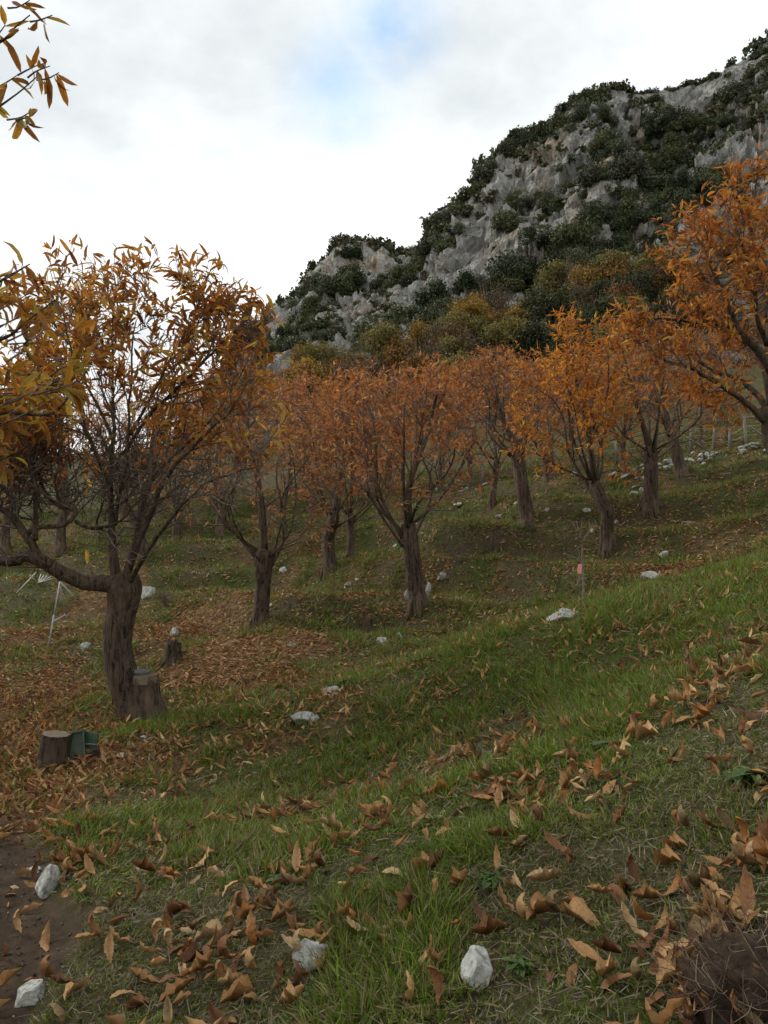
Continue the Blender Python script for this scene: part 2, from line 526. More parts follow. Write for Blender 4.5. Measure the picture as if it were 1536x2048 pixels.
LIT_BLOBS = [(-3.4, 7.0, 2.2, 1.0), (-3.2, 5.0, 1.0, 1.0), (-5.0, 9.0, 2.6, 0.9), (-2.4, 9.8, 1.2, 0.8), (-2.9, 11.3, 1.0, 0.7), (-1.6, 8.9, 0.9, 0.9), (-1.2, 10.3, 1.0, 0.9), (-0.2, 10.6, 0.6, 0.6),
             (-0.9, 13.2, 0.9, 0.7), (1.6, 11.2, 1.2, 0.8), (3.1, 11.3, 0.9, 0.8), (4.2, 10.6, 0.9, 0.7), (0.6, 12.0, 0.7, 0.7), (2.4, 9.6, 0.7, 0.6),
             (-4.5, 13.5, 2.0, 0.7), (-7.0, 15.0, 2.5, 0.8), (-0.6, 6.9, 0.7, 0.55), (-1.9, 6.2, 0.6, 0.7), (-1.1, 6.6, 0.6, 0.6)]
def masks(x, y):
    x = np.asarray(x, float); y = np.asarray(y, float)
    e = path_edge(y)
    wob = 0.10 * fbm(x * 4, y * 4, 0, 3, 21)
    dirt = (1 - smooth(-0.06, 0.08, x - e + wob)) * (1 - smooth(4.6, 5.4, y + wob * 4 + 0.25 * (x + 2)))
    lit = np.zeros(x.shape)
    for bx, by, br, bs in LIT_BLOBS:
        lit = np.maximum(lit, bs * (1 - smooth(0.35, 1.1, np.hypot(x - bx, (y - by)) / br)))
    left = (1 - smooth(-0.2, 0.6, x - e)) * smooth(4.3, 5.0, y) * (1 - smooth(13, 18, y))
    lit = np.maximum(lit, left * 0.95)
    pn = fbm(x / 1.3, y / 1.9, 0, 4, 31)
    lit = np.clip(lit * smooth(-0.38, 0.22, pn) + 0.55 * smooth(0.12, 0.5, pn) * smooth(8.5, 11, y) * (1 - smooth(30, 45, y)), 0, 1)
    green = smooth(-0.25, 0.3, fbm(x / 0.9 + 3, y / 0.9, 0, 4, 41) + 0.10 - 0.30 * smooth(8.2, 10.5, y) * (1 - smooth(15, 19, y)))
    return dirt, lit, green
dm, lm, gm = masks(GV[:, 0], GV[:, 1])
g_me = make_mesh('ground', GV, GF, np.stack((dm, lm, gm), -1), True)
m, nt, b, out = new_mat('ground')
a = nt.nodes.new('ShaderNodeVertexColor'); a.layer_name = 'Col'
sp = nt.nodes.new('ShaderNodeSeparateColor'); nt.links.new(a.outputs[0], sp.inputs[0])
ov = objvec(nt)
thatch, f1 = noise_ramp(nt, 34, [(0.3, (0.018, 0.015, 0.008)), (0.5, (0.052, 0.044, 0.022)), (0.7, (0.12, 0.096, 0.05))], 8, 0.7, ov)
greenc, f2 = noise_ramp(nt, 26, [(0.3, (0.016, 0.018, 0.006)), (0.55, (0.046, 0.052, 0.014)), (0.75, (0.095, 0.09, 0.03))], 8, 0.7, ov)
litc, f3 = noise_ramp(nt, 9, [(0.3, (0.035, 0.019, 0.010)), (0.5, (0.12, 0.068, 0.034)), (0.7, (0.25, 0.155, 0.085))], 9, 0.8, ov)
dirtc, f4 = noise_ramp(nt, 7, [(0.3, (0.020, 0.0135, 0.009)), (0.5, (0.046, 0.031, 0.020)), (0.75, (0.095, 0.066, 0.043))], 10, 0.75, ov)
c = mixc(nt, sp.outputs[2], thatch, greenc)
c = mixc(nt, sp.outputs[1], c, litc)
c = mixc(nt, sp.outputs[0], c, dirtc)
nt.links.new(c, b.inputs['Base Color'])
b.inputs['Roughness'].default_value = 0.95
b.inputs['Specular IOR Level'].default_value = 0.1
bump(nt, b, f4, 0.8, 0.03)
ground = tag(link('ground', g_me, m), kind='structure')

# ------------------------------------------------------------------ the mountain
SIL_A = [(440, 800), (540, 770), (600, 712), (700, 650), (780, 575), (842, 512), (856, 436), (900, 412), (935, 380), (960, 330), (1000, 292), (1050, 262), (1085, 262), (1110, 232), (1150, 200), (1210, 182), (1290, 185), (1345, 180), (1400, 158), (1450, 128), (1500, 98), (1540, 75), (1700, -40), (1900, -120)]
SIL_B = [(380, 850), (440, 800), (478, 735), (510, 672), (540, 645), (575, 605), (615, 560), (645, 522), (672, 492), (705, 482), (760, 482), (800, 500), (835, 512), (900, 540), (1000, 600)]
FOOT = [(300, 850), (470, 790), (560, 745), (700, 705), (830, 690), (900, 655), (1000, 610), (1150, 562), (1300, 525), (1536, 440), (1900, 330)]
def curve(L):
    st = np.array([ray(u, v) for u, v in L]); return st[:, 0], st[:, 1]
sA, tA = curve(SIL_A); sB, tB = curve(SIL_B); sF, tF = curve(FOOT)
ms = np.linspace(-0.36, 0.76, 470)
mY = np.concatenate((np.arange(44, 84, 1.6), np.arange(84, 150, 0.36), np.arange(150, 190, 0.6), np.arange(190, 260, 5)))
S, YY = np.meshgrid(ms, mY)
wig = 0.006 * fbm(S * 40, S * 0 + 3.3, 0, 3, 60)
Sq = S + wig
def mount(sL, tL, yfoot, yridge, s, y):
    tr = np.interp(s, sL, tL, left=-0.2)
    tf = np.minimum(np.interp(s, sF, tF), tr - 0.005)
    t0 = np.minimum(0.155 + 0.12 * np.clip(s, 0, 1), tf - 0.005)
    t = np.where(y < yfoot, t0 + (tf - t0) * smooth(44, yfoot, y) ** 0.8, tf + (tr - tf) * np.clip((y - yfoot) / (yridge - yfoot), 0, 1) ** 0.85)
    z = t * y
    zr = tr * yridge
    return np.where(y > yridge, zr - (y - yridge) * 0.6, z)
yfA = 86 + 6 * fbm(S * 9, S * 0, 0, 2, 71)
yrA = 140 + 5 * fbm(S * 8, S * 0 + 9, 0, 2, 72)
zA = mount(sA, tA, yfA, yrA, Sq, YY)
yfB = yfA + 20
zB = mount(sB, tB, yfB, 178 + 0 * S, Sq, YY)
MZ = np.maximum(zA, zB) + EYE
MZ = MZ - 10.0 * (1 - smooth(44, 58, YY))          # the foot runs in under the orchard ground
MX = S * YY
# rock ledges, ribs running down to the left, and crags
cliff = smooth(80, 92, YY)
top_fade = 1.0
led = MZ + 3.0 * fbm(MX / 18, YY / 18, 0, 3, 80)
hh = 9.0
kf = led / hh - np.floor(led / hh)
MZ = MZ + cliff * 0.42 * hh * (smooth(0.35, 0.95, kf) - kf) * 0.8
cc = 0.82 * MX - 0.57 * MZ; al = 0.57 * MX + 0.82 * MZ
rib = ridged(cc / 15, al / 55, YY / 40, 3, 90) - 0.55
crag = ridged(MX / 6.0, YY / 6.0, MZ / 9.0, 4, 95) - 0.5
crag2 = ridged(MX / 3.0, YY / 3.0, MZ / 3.4, 3, 97) - 0.5
fine = fbm(MX / 1.2, YY / 1.2, MZ / 1.3, 2, 99)
sk = MX - 0.35 * MZ
blk = cells(sk / 5.5, YY / 5.5, MZ / 10.0, 310) - 0.5
blk2 = cells(sk / 2.2, YY / 2.2, MZ / 4.2, 320) - 0.5
blk3 = cells(sk / 1.1, YY / 1.1, MZ / 1.9, 330) - 0.5
disp = cliff * (6.5 * rib + 2.0 * crag + 3.4 * blk + 2.0 * blk2 + 0.75 * blk3 + 0.6 * crag2)
MV = np.stack((MX, YY, MZ), -1)
du = np.gradient(MV, axis=1); dv = np.gradient(MV, axis=0)
N = np.cross(du, dv); N /= np.linalg.norm(N, axis=-1)[..., None] + 1e-9
ridge_y = np.where(zA >= zB, yrA, 178.0)
keep = 1 - 0.75 * np.exp(-((YY - ridge_y) / 7.0) ** 2)
MV = MV + N * (disp * keep)[..., None]
du = np.gradient(MV, axis=1); dv = np.gradient(MV, axis=0)
N2 = np.cross(du, dv); N2 /= np.linalg.norm(N2, axis=-1)[..., None] + 1e-9
mny, mnx = S.shape
i = (np.arange(mny - 1)[:, None] * mnx + np.arange(mnx - 1)[None]).ravel()
MF = np.stack((i, i + 1, i + mnx + 1, i + mnx), -1)
veg_noise = fbm(cc / 13, al / 22, YY / 20, 3, 120)
scrub = np.clip(smooth(0.62, 0.9, N2[..., 2]) * 0.8 + smooth(0.05, 0.5, -rib - crag * 0.6) * 0.4 + smooth(90, 80, YY), 0, 1)
m_me = make_mesh('mountain', MV.reshape(-1, 3), MF, np.stack((scrub, cliff, 0 * scrub), -1).reshape(-1, 3), False)
m, nt, b, out = new_mat('mountain_rock')
a = nt.nodes.new('ShaderNodeVertexColor'); a.layer_name = 'Col'
sp = nt.nodes.new('ShaderNodeSeparateColor'); nt.links.new(a.outputs[0], sp.inputs[0])
ov = objvec(nt); ovv = objvec(nt, (1, 1, 0.55))
rock, rf = noise_ramp(nt, 0.55, [(0.30, (0.05, 0.047, 0.042)), (0.42, (0.30, 0.29, 0.262)), (0.53, (0.49, 0.478, 0.445)), (0.68, (0.60, 0.588, 0.555))], 12, 0.72, ovv, 0.6)
tint, tf_ = noise_ramp(nt, 0.08, [(0.5, (1, 1, 1)), (0.68, (1.0, 0.82, 0.64))], 5, 0.6, ov)
rock = mixc(nt, 1.0, rock, tint, 'MULTIPLY')
scr, sf = noise_ramp(nt, 0.9, [(0.3, (0.018, 0.02, 0.01)), (0.6, (0.05, 0.048, 0.025)), (0.8, (0.085, 0.07, 0.04))], 8, 0.7, ov)
mk, mf = noise_ramp(nt, 0.35, [(0.35, (0, 0, 0)), (0.6, (1, 1, 1))], 6, 0.7, ov)
fac = nt.nodes.new('ShaderNodeMath'); fac.operation = 'MULTIPLY'; fac.use_clamp = True
ad = nt.nodes.new('ShaderNodeMath'); ad.operation = 'ADD'; ad.inputs[1].default_value = 0.35
nt.links.new(mk, ad.inputs[0]); nt.links.new(sp.outputs[0], fac.inputs[0]); nt.links.new(ad.outputs[0], fac.inputs[1])
nt.links.new(mixc(nt, fac.outputs[0], rock, scr), b.inputs['Base Color'])
b.inputs['Roughness'].default_value = 0.95
b.inputs['Specular IOR Level'].default_value = 0.1
rock2, rf2 = noise_ramp(nt, 1.6, [(0.3, (0, 0, 0)), (0.7, (1, 1, 1))], 8, 0.75, ovv, 0.8)
bump(nt, b, rf2, 1.0, 1.2)
tag(link('mountain', m_me, m), kind='structure')

# ------------------------------------------------------------------ evergreen bushes on the cliff
def clump(nleaf, lobes, rx, rz, leaf, seed, col, cvar=0.35, core=True):
    """crown of many small leaf faces on overlapping lobes; base at z = 0"""
    r = np.random.default_rng(seed)
    mb = MB()
    C = []
    for k in range(lobes):
        a = r.uniform(0, 2 * PI); q = math.sqrt(r.uniform(0, 1)) * 0.62
        C.append((math.cos(a) * q * rx, math.sin(a) * q * rx, rz * r.uniform(0.35, 1.35) * (1 - 0.35 * q), r.uniform(0.30, 0.50) * rx))
    C = np.array(C)
    k = r.integers(0, lobes, nleaf)
    d = r.normal(size=(nleaf, 3)); d /= np.linalg.norm(d, axis=1)[:, None]
    rad = C[k, 3] * (r.uniform(0.35, 1, nleaf) ** 0.5) * (1 + 0.15 * r.normal(size=nleaf))
    p = C[k, :3] + d * rad[:, None] * np.array((1, 1, 0.9))
    T = [(np.array([(-.5, 0, 0), (.5, 0, .12), (0.1, .9, 0.1)]), np.array([(0, 1, 2)])),
         (np.array([(-.45, -.3, 0), (.45, -.2, 0.1), (.3, .6, 0), (-.4, .5, 0.15)]), np.array([(0, 1, 2), (0, 2, 3)]))]
    dirs = d + 0.9 * r.normal(size=(nleaf, 3))
    R = frames(np.cross(dirs, r.normal(size=(nleaf, 3))), dirs)
    sc = leaf * r.uniform(0.6, 1.4, nleaf)
    lc = np.array(col)[None] * (1 + cvar * (r.normal(size=(lobes, 1))[k] * 0.5 + r.normal(size=(nleaf, 1)) * 0.5)).clip(0.3, 2)
    scatter(T, r.integers(0, 2, nleaf), p, R, sc, lc, mb)
    return mb

bush_variants = []
for k in range(8):
    g = [(0.054, 0.066, 0.026), (0.045, 0.058, 0.026), (0.070, 0.076, 0.028), (0.056, 0.062, 0.034)][k % 4]
    mb = clump(3600, 9 + k % 4, 1.0, 0.62 + 0.1 * (k % 3), 0.075, 300 + k, g, 0.4)
    me = mb.mesh('evergreen_bush'); me.materials.append(M['evergreen'])
    bush_variants.append(me)

veg = smooth(-0.34, 0.12, veg_noise - 0.42 * (rib + 0.2) - 0.10 * crag) * cliff + 0.015
idx = []
pool_y, pool_x = np.nonzero((YY > 88) & (YY < ridge_y + 2))
wgt = veg[pool_y, pool_x] ** 1.8 + 0.01
U, Vp, _ = project(MV[pool_y, pool_x])
inside = (U > 420) & (U < 1600) & (Vp > -30) & (Vp < 800)
# even density in the face area (not in the grid)
wgt = wgt * inside * np.linalg.norm(np.cross(du, dv), axis=-1)[pool_y, pool_x]
pick = rng.choice(len(pool_y), 2100, replace=False, p=wgt / wgt.sum())
cand = []
for q in pick:
    p = MV[pool_y[q], pool_x[q]]; n = N2[pool_y[q], pool_x[q]]
    size = float(np.clip(rng.lognormal(0.26, 0.46), 0.5, 3.2))
    cand.append((p, n, size, U[q], Vp[q], YY[pool_y[q], pool_x[q]]))
# skyline bushes
for s_, t_, yr in [(sA, tA, 140), (sB, tB, 178)]:
    for q in range(84 if yr == 140 else 36):
        s = rng.uniform(0.02 if yr == 140 else -0.16, 0.56 if yr == 140 else 0.045)
        jx = int(np.clip(np.searchsorted(ms, s), 0, mnx - 1)); col_y = np.nonzero(mY < yr + 3)[0]
        el = (MV[:, jx, 2] - EYE) / np.maximum(MV[:, jx, 1], 1)
        jy = int(np.argmax(el))
        if rng.uniform() < 0.05: continue
        p = MV[jy, jx]; u_, v_, _ = project(p)
        cand.append((p, N2[jy, jx], float(np.clip(rng.lognormal(0.22, 0.38), 0.6, 2.2)), u_, v_, 0))
cand.sort(key=lambda c: -c[2] / c[0][1])
rest = MB()
nb = 0
for k, (p, n, size, u_, v_, yv) in enumerate(cand):
    rz = rng.uniform(0, 2 * PI)
    sx, sz = size * rng.uniform(0.85, 1.2), size * rng.uniform(0.8, 1.3)
    loc = p - np.array((0, 0, 0.25 * size)) - n * 0.15 * size
    if nb < 300:
        o = link('evergreen_bush', bush_variants[k % 8], None, None, loc)
        o.rotation_euler = (rng.uniform(-.15, .15), rng.uniform(-.15, .15), rz); o.scale = (sx, sx, sz)
        if yv == 0:
            tag(o, 'dark evergreen bush standing against the sky on the mountain skyline', 'bush', 'evergreen bushes on the mountain skyline')
        else:
            
            if u_ < 860 and v_ < 600: zone = 'on the rocky left peak'
            elif u_ < 700: zone = 'on the lower left end of the cliff'
            elif u_ < 900: zone = 'in the dark gully between the left peak and the main ridge'
            elif v_ > 480 and u_ < 1100: zone = 'low on the central buttress above the wood'
            elif v_ > 480: zone = 'at the foot of the right rock wall above the wood'
            elif u_ < 1080: zone = 'on the stepped left shoulder of the main ridge'
            elif v_ < 300: zone = 'high on the main ridge at the upper right'
            elif u_ < 1300: zone = 'halfway up the main rock face'
            else: zone = 'on the right part of the main rock face behind the chestnut crown'
            tag(o, 'dark evergreen bush ' + zone, 'bush', 'evergreen bushes ' + zone)
        nb += 1
    else:
        me = bush_variants[k % 8]
        if k < 308:
            pass
        if not hasattr(rest, 'tmpl'):
            rest.tmpl = []
            for q in range(4):
                rest.tmpl.append(clump(85, 5, 1.0, 0.7, 0.34, 500 + q, [(0.056, 0.066, 0.027), (0.070, 0.075, 0.032), (0.085, 0.076, 0.042), (0.050, 0.062, 0.029)][q]))
        t = rest.tmpl[k % 4]
        V = np.concatenate(t.V); F = np.concatenate(t.F); C = np.concatenate(t.C)
        c_, s_ = math.cos(rz), math.sin(rz)
        Rz = np.array(((c_, -s_, 0), (s_, c_, 0), (0, 0, 1)))
        rest.add((V * np.array((sx, sx, sz))) @ Rz.T + loc, F, C)
if rest.V:
    tag(link('cliff_scrub', rest.mesh('cliff_scrub'), M['evergreen']), 'small dark evergreen scrub scattered over the grey cliff between the larger bushes', 'scrub', None, 'stuff')

# ------------------------------------------------------------------ mixed wood at the foot of the cliff
def wood_tree_proto(seed, col, nleaf, leaf, bare):
    r = np.random.default_rng(seed)
    tb = MB()
    tb.add(*tube(np.array(((0, 0, -0.5), (0.05, 0, 1.2), (0.0, 0.1, 2.6))), (0.16, 0.12, 0.07), 6))
    for k in range(16 if bare else 8):
        a = r.uniform(0, 2 * PI); z0 = r.uniform(0.8, 2.2)
        e = np.array((math.cos(a) * r.uniform(.8, 1.9), math.sin(a) * r.uniform(.8, 1.9), r.uniform(2.6, 5.0)))
        st = np.array((0.02, 0.03, z0))
        mid = (st + e) / 2 + np.array((math.cos(a) * .3, math.sin(a) * .3, -0.1))
        tb.add(*tube(np.array((st, mid, e)), (0.05, 0.03, 0.008), 4))
    cb = clump(nleaf, 17, 2.3, 1.8, leaf, seed + 1, col, 0.5)
    V = [v + np.array((0, 0, 1.0)) for v in cb.V]; cb.V = V
    a, c = tb.mesh('trunk', True), cb.mesh('crown')
    a.materials.append(M['far_bark']); c.materials.append(M['wood_leaf'])
    return a, c
KINDS = {
    'yellow': ('golden yellow leafed tree', (0.235, 0.145, 0.024), 4200, 0.15, False),
    'ochre': ('ochre brown leafed tree', (0.17, 0.095, 0.024), 4000, 0.15, False),
    'olive': ('olive green leafed tree', (0.125, 0.11, 0.03), 4400, 0.15, False),
    'dark': ('dense dark green tree', (0.044, 0.052, 0.02), 4800, 0.15, False),
    'grey': ('nearly bare grey brown tree', (0.11, 0.08, 0.048), 2600, 0.11, True),
    'russet': ('russet leafed tree', (0.15, 0.07, 0.025), 3800, 0.15, False),
}
wood = {}
for k, (nm, col, nl, lf, br) in KINDS.items():
    wood[k] = [wood_tree_proto(700 + 13 * len(wood) + q, col, nl, lf, br) for q in range(2)]
def mount_point(u, v):
    s, t = ray(u, v)
    jx = int(np.clip(np.searchsorted(ms, s), 0, mnx - 1))
    el = (MV[:, jx, 2] - EYE) / MV[:, jx, 1]
    j = np.nonzero(el >= t)[0]
    j = j[0] if len(j) else len(mY) - 1
    return MV[j, jx]
# crown centres of trees that stand out in the photograph, then the trees between them
WT = [(1165, 590, 'yellow', 0.95, 'golden yellow tree high at the foot of the cliff, brightest of the wood'),
      (940, 655, 'yellow', 0.95, 'golden yellow round tree below the pointed grey rock buttress'),
      (1040, 640, 'yellow', 0.75, 'golden yellow tree beside the broad dark green tree under the cliff'),
      (1110, 640, 'dark', 1.35, 'broad dark green tree in the middle of the wood under the cliff'),
      (1195, 650, 'dark', 1.15, 'dark green tree just above the bright orange chestnut crown'),
      (1075, 690, 'dark', 1.0, 'dark green tree low in the wood above the orange orchard'),
      (1010, 690, 'olive', 1.0, 'olive tree left of the low dark green tree in the wood'),
      (1110, 570, 'olive', 0.9, 'olive tree touching the foot of the grey rock wall'),
      (1135, 565, 'grey', 0.9, 'bare grey tree right under the pale rock face'),
      (980, 620, 'grey', 0.9, 'bare grey tree above the golden round tree'),
      (890, 690, 'grey', 1.0, 'bare grey tree between golden trees in the lower wood'),
      (835, 690, 'yellow', 0.8, 'small golden tree beneath the tall pale rib of rock'),
      (860, 730, 'grey', 1.0, 'bare grey brown tree low in the wood'),
      (800, 720, 'ochre', 0.9, 'ochre tree at the lower left of the wood'),
      (905, 720, 'olive', 0.9, 'olive yellow tree above the thin sprouting chestnut'),
      (760, 700, 'olive', 0.9, 'olive tree left of the ochre one in the wood'),
      (985, 730, 'russet', 0.8, 'russet tree in the low part of the wood'),
      (1230, 560, 'olive', 0.9, 'olive tree at the right end of the wood by the rock wall'),
      (1265, 590, 'dark', 1.0, 'dark green tree at the right end of the wood'),
      (1300, 540, 'olive', 0.9, 'olive yellow tree just above the large right chestnut crown'),
      (640, 735, 'olive', 0.9, 'olive tree at the far left foot of the cliff'),
      (600, 730, 'yellow', 0.8, 'yellow olive tree under the left end of the cliff'),
      (700, 735, 'ochre', 0.8, 'ochre tree between olive trees at the left foot of the cliff'),
      (735, 755, 'grey', 0.9, 'bare tree under the olive trees at the left foot of the cliff'),
      (1245, 610, 'russet', 0.8, 'russet brown tree beside the right chestnut crown in the wood'),
      (1180, 540, 'dark', 0.8, 'dark green tree tucked against the rock above the golden tree')]
def add_wood_tree(u, v, kind, sc, label, group=None):
    Hc = 2.9 * sc
    p = mount_point(u, min(v + 44 * sc, 800))
    p = np.array(p) - np.array((0, 0, 0.3))
    e = empty('woodland_tree', p, label, 'tree', group)
    s = sc * p[1] / 58.0
    e.scale = (s, s, s * rng.uniform(0.9, 1.1)); e.rotation_euler = (0, 0, rng.uniform(0, 6.28))
    a, c = wood[kind][int(rng.integers(0, 2))]
    link('trunk', a, None, e); link('crown', c, None, e)
for w_ in WT: add_wood_tree(*w_)
kk = list(KINDS)
for q in range(42):
    u = rng.uniform(500, 1560); 
    vf = np.interp(u, [p[0] for p in FOOT], [p[1] for p in FOOT])
    v = vf + rng.uniform(20, 190)
    k = kk[int(rng.choice(6, p=(0.05, 0.17, 0.28, 0.22, 0.20, 0.08)))]
    add_wood_tree(u, v, k, rng.uniform(0.7, 1.0), KINDS[k][0] + ' filling the mixed wood below the cliff', KINDS[k][0] + 's in the mixed wood')

# ------------------------------------------------------------------ leaf shapes
def leaf_shape(curl, fold, twist, segs=6, serr=0.0, bend=0.0, wid=0.27, seed=0):
    """lanceolate chestnut leaf along +Y, length 1, curled along its length, folded on the midrib"""
    r = np.random.default_rng(seed)
    t = np.linspace(0, 1, segs + 1)
    w = wid * 0.5 * np.sin(PI * t ** 0.85) ** 0.8
    w[0] = 0.008; w[-1] = 0.003
    V = []; C = []
    ang = 0.0; y = 0.0; z = 0.0; x = 0.0
    for i, tt in enumerate(t):
        if i:
            ang += curl * (0.6 + 0.8 * tt) / segs + r.normal() * 0.05 * (abs(curl) > 0.1)
            y += math.cos(ang) / segs; z += math.sin(ang) / segs; x += bend * (tt - 0.3) / segs
        n = np.array((0, -math.sin(ang), math.cos(ang)))
        tw = twist * (tt - 0.5)
        for sgn in (-1, 0, 1):
            ww = w[i] * (1 + (serr if i % 2 else -serr) * abs(sgn))
            side = np.array((math.cos(tw), 0, 0)) + n * math.sin(tw) * 1.0
            p = np.array((x, y, z)) + side * sgn * ww + n * (abs(sgn) * ww * fold * (1 + 0.3 * r.normal()))
            V.append(p); C.append(0.80 if sgn == 0 else (1.0 + 0.12 * r.normal()))
    F = []
    for i in range(segs):
        for q in (0, 1):
            a = i * 3 + q
            F += [(a, a + 1, a + 4), (a, a + 4, a + 3)]
    return np.array(V), np.array(F), np.array(C)[:, None]

def strip(L): return [(v, f) for v, f, c in L], [c for v, f, c in L]
tree_hi = [leaf_shape(cu, fo, tw, 4, 0.06, be, 0.225, 20 + i) for i, (cu, fo, tw, be) in enumerate([(-0.5, 0.35, 0.2, 0.1), (-1.0, 0.5, 0.6, -0.1), (0.5, 0.6, -0.4, 0.1), (-1.5, 0.3, 0.9, 0.0), (-0.3, 0.8, -0.8, 0.2), (0.9, 0.4, 0.5, -0.2)])]
tree_lo0 = [leaf_shape(cu, fo, tw, 3, 0.0, be, 0.26, 40 + i) for i, (cu, fo, tw, be) in enumerate([(-0.6, 0.4, 0.3, 0.1), (0.6, 0.6, -0.5, -0.1), (-1.2, 0.3, 0.7, 0.1), (-0.2, 0.8, -0.8, 0.1)])]
def leaf_simple(curl, fold, w, bend):
    V = np.array([(0, 0, 0), (-w, 0.45, fold * w + curl * .1), (0.02, 0.48, curl * .12), (w, 0.42, fold * w + curl * .1), (bend, 0.95, curl * .45)])
    return V, np.array([(0, 2, 1), (0, 3, 2), (1, 2, 4), (2, 3, 4)]), np.array([0.9, 1.05, 0.8, 1.05, 0.95])[:, None]
tree_lo = [leaf_simple(cu, fo, w, be) for cu, fo, w, be in [(-0.5, 0.5, 0.12, 0.05), (0.5, 0.6, 0.11, -0.08), (-0.9, 0.3, 0.13, 0.1), (-0.2, 0.9, 0.11, 0.0), (0.2, -0.5, 0.12, 0.1)]]
litter_lo = [leaf_simple(cu, fo, w, be) for cu, fo, w, be in [(0.5, 0.7, 0.17, 0.1), (-0.6, 0.6, 0.16, -0.1), (0.9, 1.0, 0.15, 0.0)]]
ground_hi = [leaf_shape(cu * 1.15, fo * 1.35 + 0.15, tw * 1.2, 10, 0.10, be * 1.6, wi * 0.76, 60 + i) for i, (cu, fo, tw, be, wi) in enumerate([
    (0.7, 0.5, 0.3, 0.1, 0.34), (1.6, 0.9, 0.5, 0.2, 0.32), (-1.1, 0.4, 0.6, 0.0, 0.36), (2.2, 0.6, -0.5, -0.2, 0.33), (0.3, 1.2, 1.4, 0.3, 0.34), (-1.8, 0.9, -0.4, 0.1, 0.32),
    (1.1, 1.5, 0.2, -0.3, 0.40), (-0.5, 0.2, 0.3, 0.2, 0.36), (2.8, 1.1, 0.8, 0.1, 0.34), (0.9, -0.9, -1.2, 0.2, 0.34), (-0.8, 1.6, 0.3, -0.3, 0.38), (1.4, 0.2, 1.0, 0.1, 0.36)])]
ground_stuff = [leaf_shape(cu * 1.1, fo * 1.2, tw, 5, 0.05, be, 0.26, 160 + i) for i, (cu, fo, tw, be) in enumerate([(0.9, 0.7, 0.3, 0.2), (-1.2, 0.6, 0.6, 0.0), (1.9, 0.9, -0.6, 0.2), (0.3, 1.3, 0.9, -0.3), (-0.6, 1.1, -0.3, 0.2)])]
ground_mid = [leaf_shape(cu, fo, tw, 3, 0.0, be, 0.28, 80 + i) for i, (cu, fo, tw, be) in enumerate([(0.9, 0.6, 0.3, 0.1), (-1.2, 0.5, 0.6, 0.0), (1.8, 0.8, -0.6, 0.1), (0.3, 1.1, 0.9, -0.2), (-0.6, 0.9, -0.3, 0.2)])]
ground_lo = [leaf_shape(cu, fo, tw, 2, 0.0, 0, 0.40, 95 + i) for i, (cu, fo, tw) in enumerate([(1.0, 0.8, 0.3), (-1.0, 0.6, 0.6), (0.4, 1.0, -0.7)])]

def pick_colors(n, pal, wts, jit=0.18, r=rng):
    pal = np.array(pal); k = r.choice(len(pal), n, p=np.array(wts) / sum(wts))
    return (pal[k] * (1 + jit * r.normal(size=(n, 1)))).clip(0.004, 1)
PAL_TREE = {
    'dull': ([(0.30, 0.142, 0.062), (0.37, 0.19, 0.08), (0.22, 0.095, 0.045), (0.43, 0.265, 0.12), (0.17, 0.08, 0.042)], [4, 3, 3, 1.4, 1.4]),
    'orange': ([(0.39, 0.148, 0.032), (0.47, 0.205, 0.042), (0.30, 0.098, 0.026), (0.50, 0.29, 0.06), (0.21, 0.075, 0.026)], [4, 3.4, 2.6, 1.6, 1.3]),
    'top': ([(0.37, 0.152, 0.032), (0.45, 0.225, 0.045), (0.28, 0.102, 0.028), (0.47, 0.31, 0.06), (0.20, 0.08, 0.03), (0.34, 0.25, 0.06)], [4, 3.2, 3.0, 1.8, 1.4, 0.8]),
    'gold': ([(0.48, 0.190, 0.030), (0.54, 0.265, 0.040), (0.38, 0.125, 0.026), (0.56, 0.35, 0.06)], [4, 3, 2.5, 0.8]),
    'brown': ([(0.34, 0.138, 0.050), (0.42, 0.185, 0.064), (0.26, 0.095, 0.038), (0.47, 0.265, 0.11), (0.19, 0.075, 0.036)], [4, 3, 3, 1.2, 1]),
    'near': ([(0.28, 0.12, 0.022), (0.36, 0.19, 0.03), (0.18, 0.075, 0.022), (0.30, 0.23, 0.05), (0.20, 0.21, 0.06), (0.13, 0.055, 0.022)], [3.5, 2.6, 2.8, 1.2, 0.7, 1.2]),
}
PAL_GROUND = ([(0.29, 0.155, 0.060), (0.37, 0.220, 0.095), (0.19, 0.088, 0.036), (0.40, 0.27, 0.14), (0.12, 0.054, 0.025), (0.29, 0.125, 0.038), (0.17, 0.115, 0.052)], [4, 3, 3, 1.2, 1.6, 1.4, 1])

# ------------------------------------------------------------------ chestnut trees
def unit(v): return v / (np.linalg.norm(v) + 1e-9)

class Tree:
    def __init__(s, base, name, label, group, seed):
        s.base = np.asarray(base, float); s.r = np.random.default_rng(seed); s.seed = seed
        s.root = empty(name, s.base, label, 'tree', group)
        s.twigs = MB(); s.tips = []            # (point, direction, weight)
        s.parts = 0
    def part(s, name, V, F, mat, parent=None, smooth_shade=True):
        me = make_mesh(name, np.asarray(V) - (s.base if parent is None else s.base), F, None, smooth_shade)
        me.materials.append(mat)
        return link(name, me, None, parent or s.root)

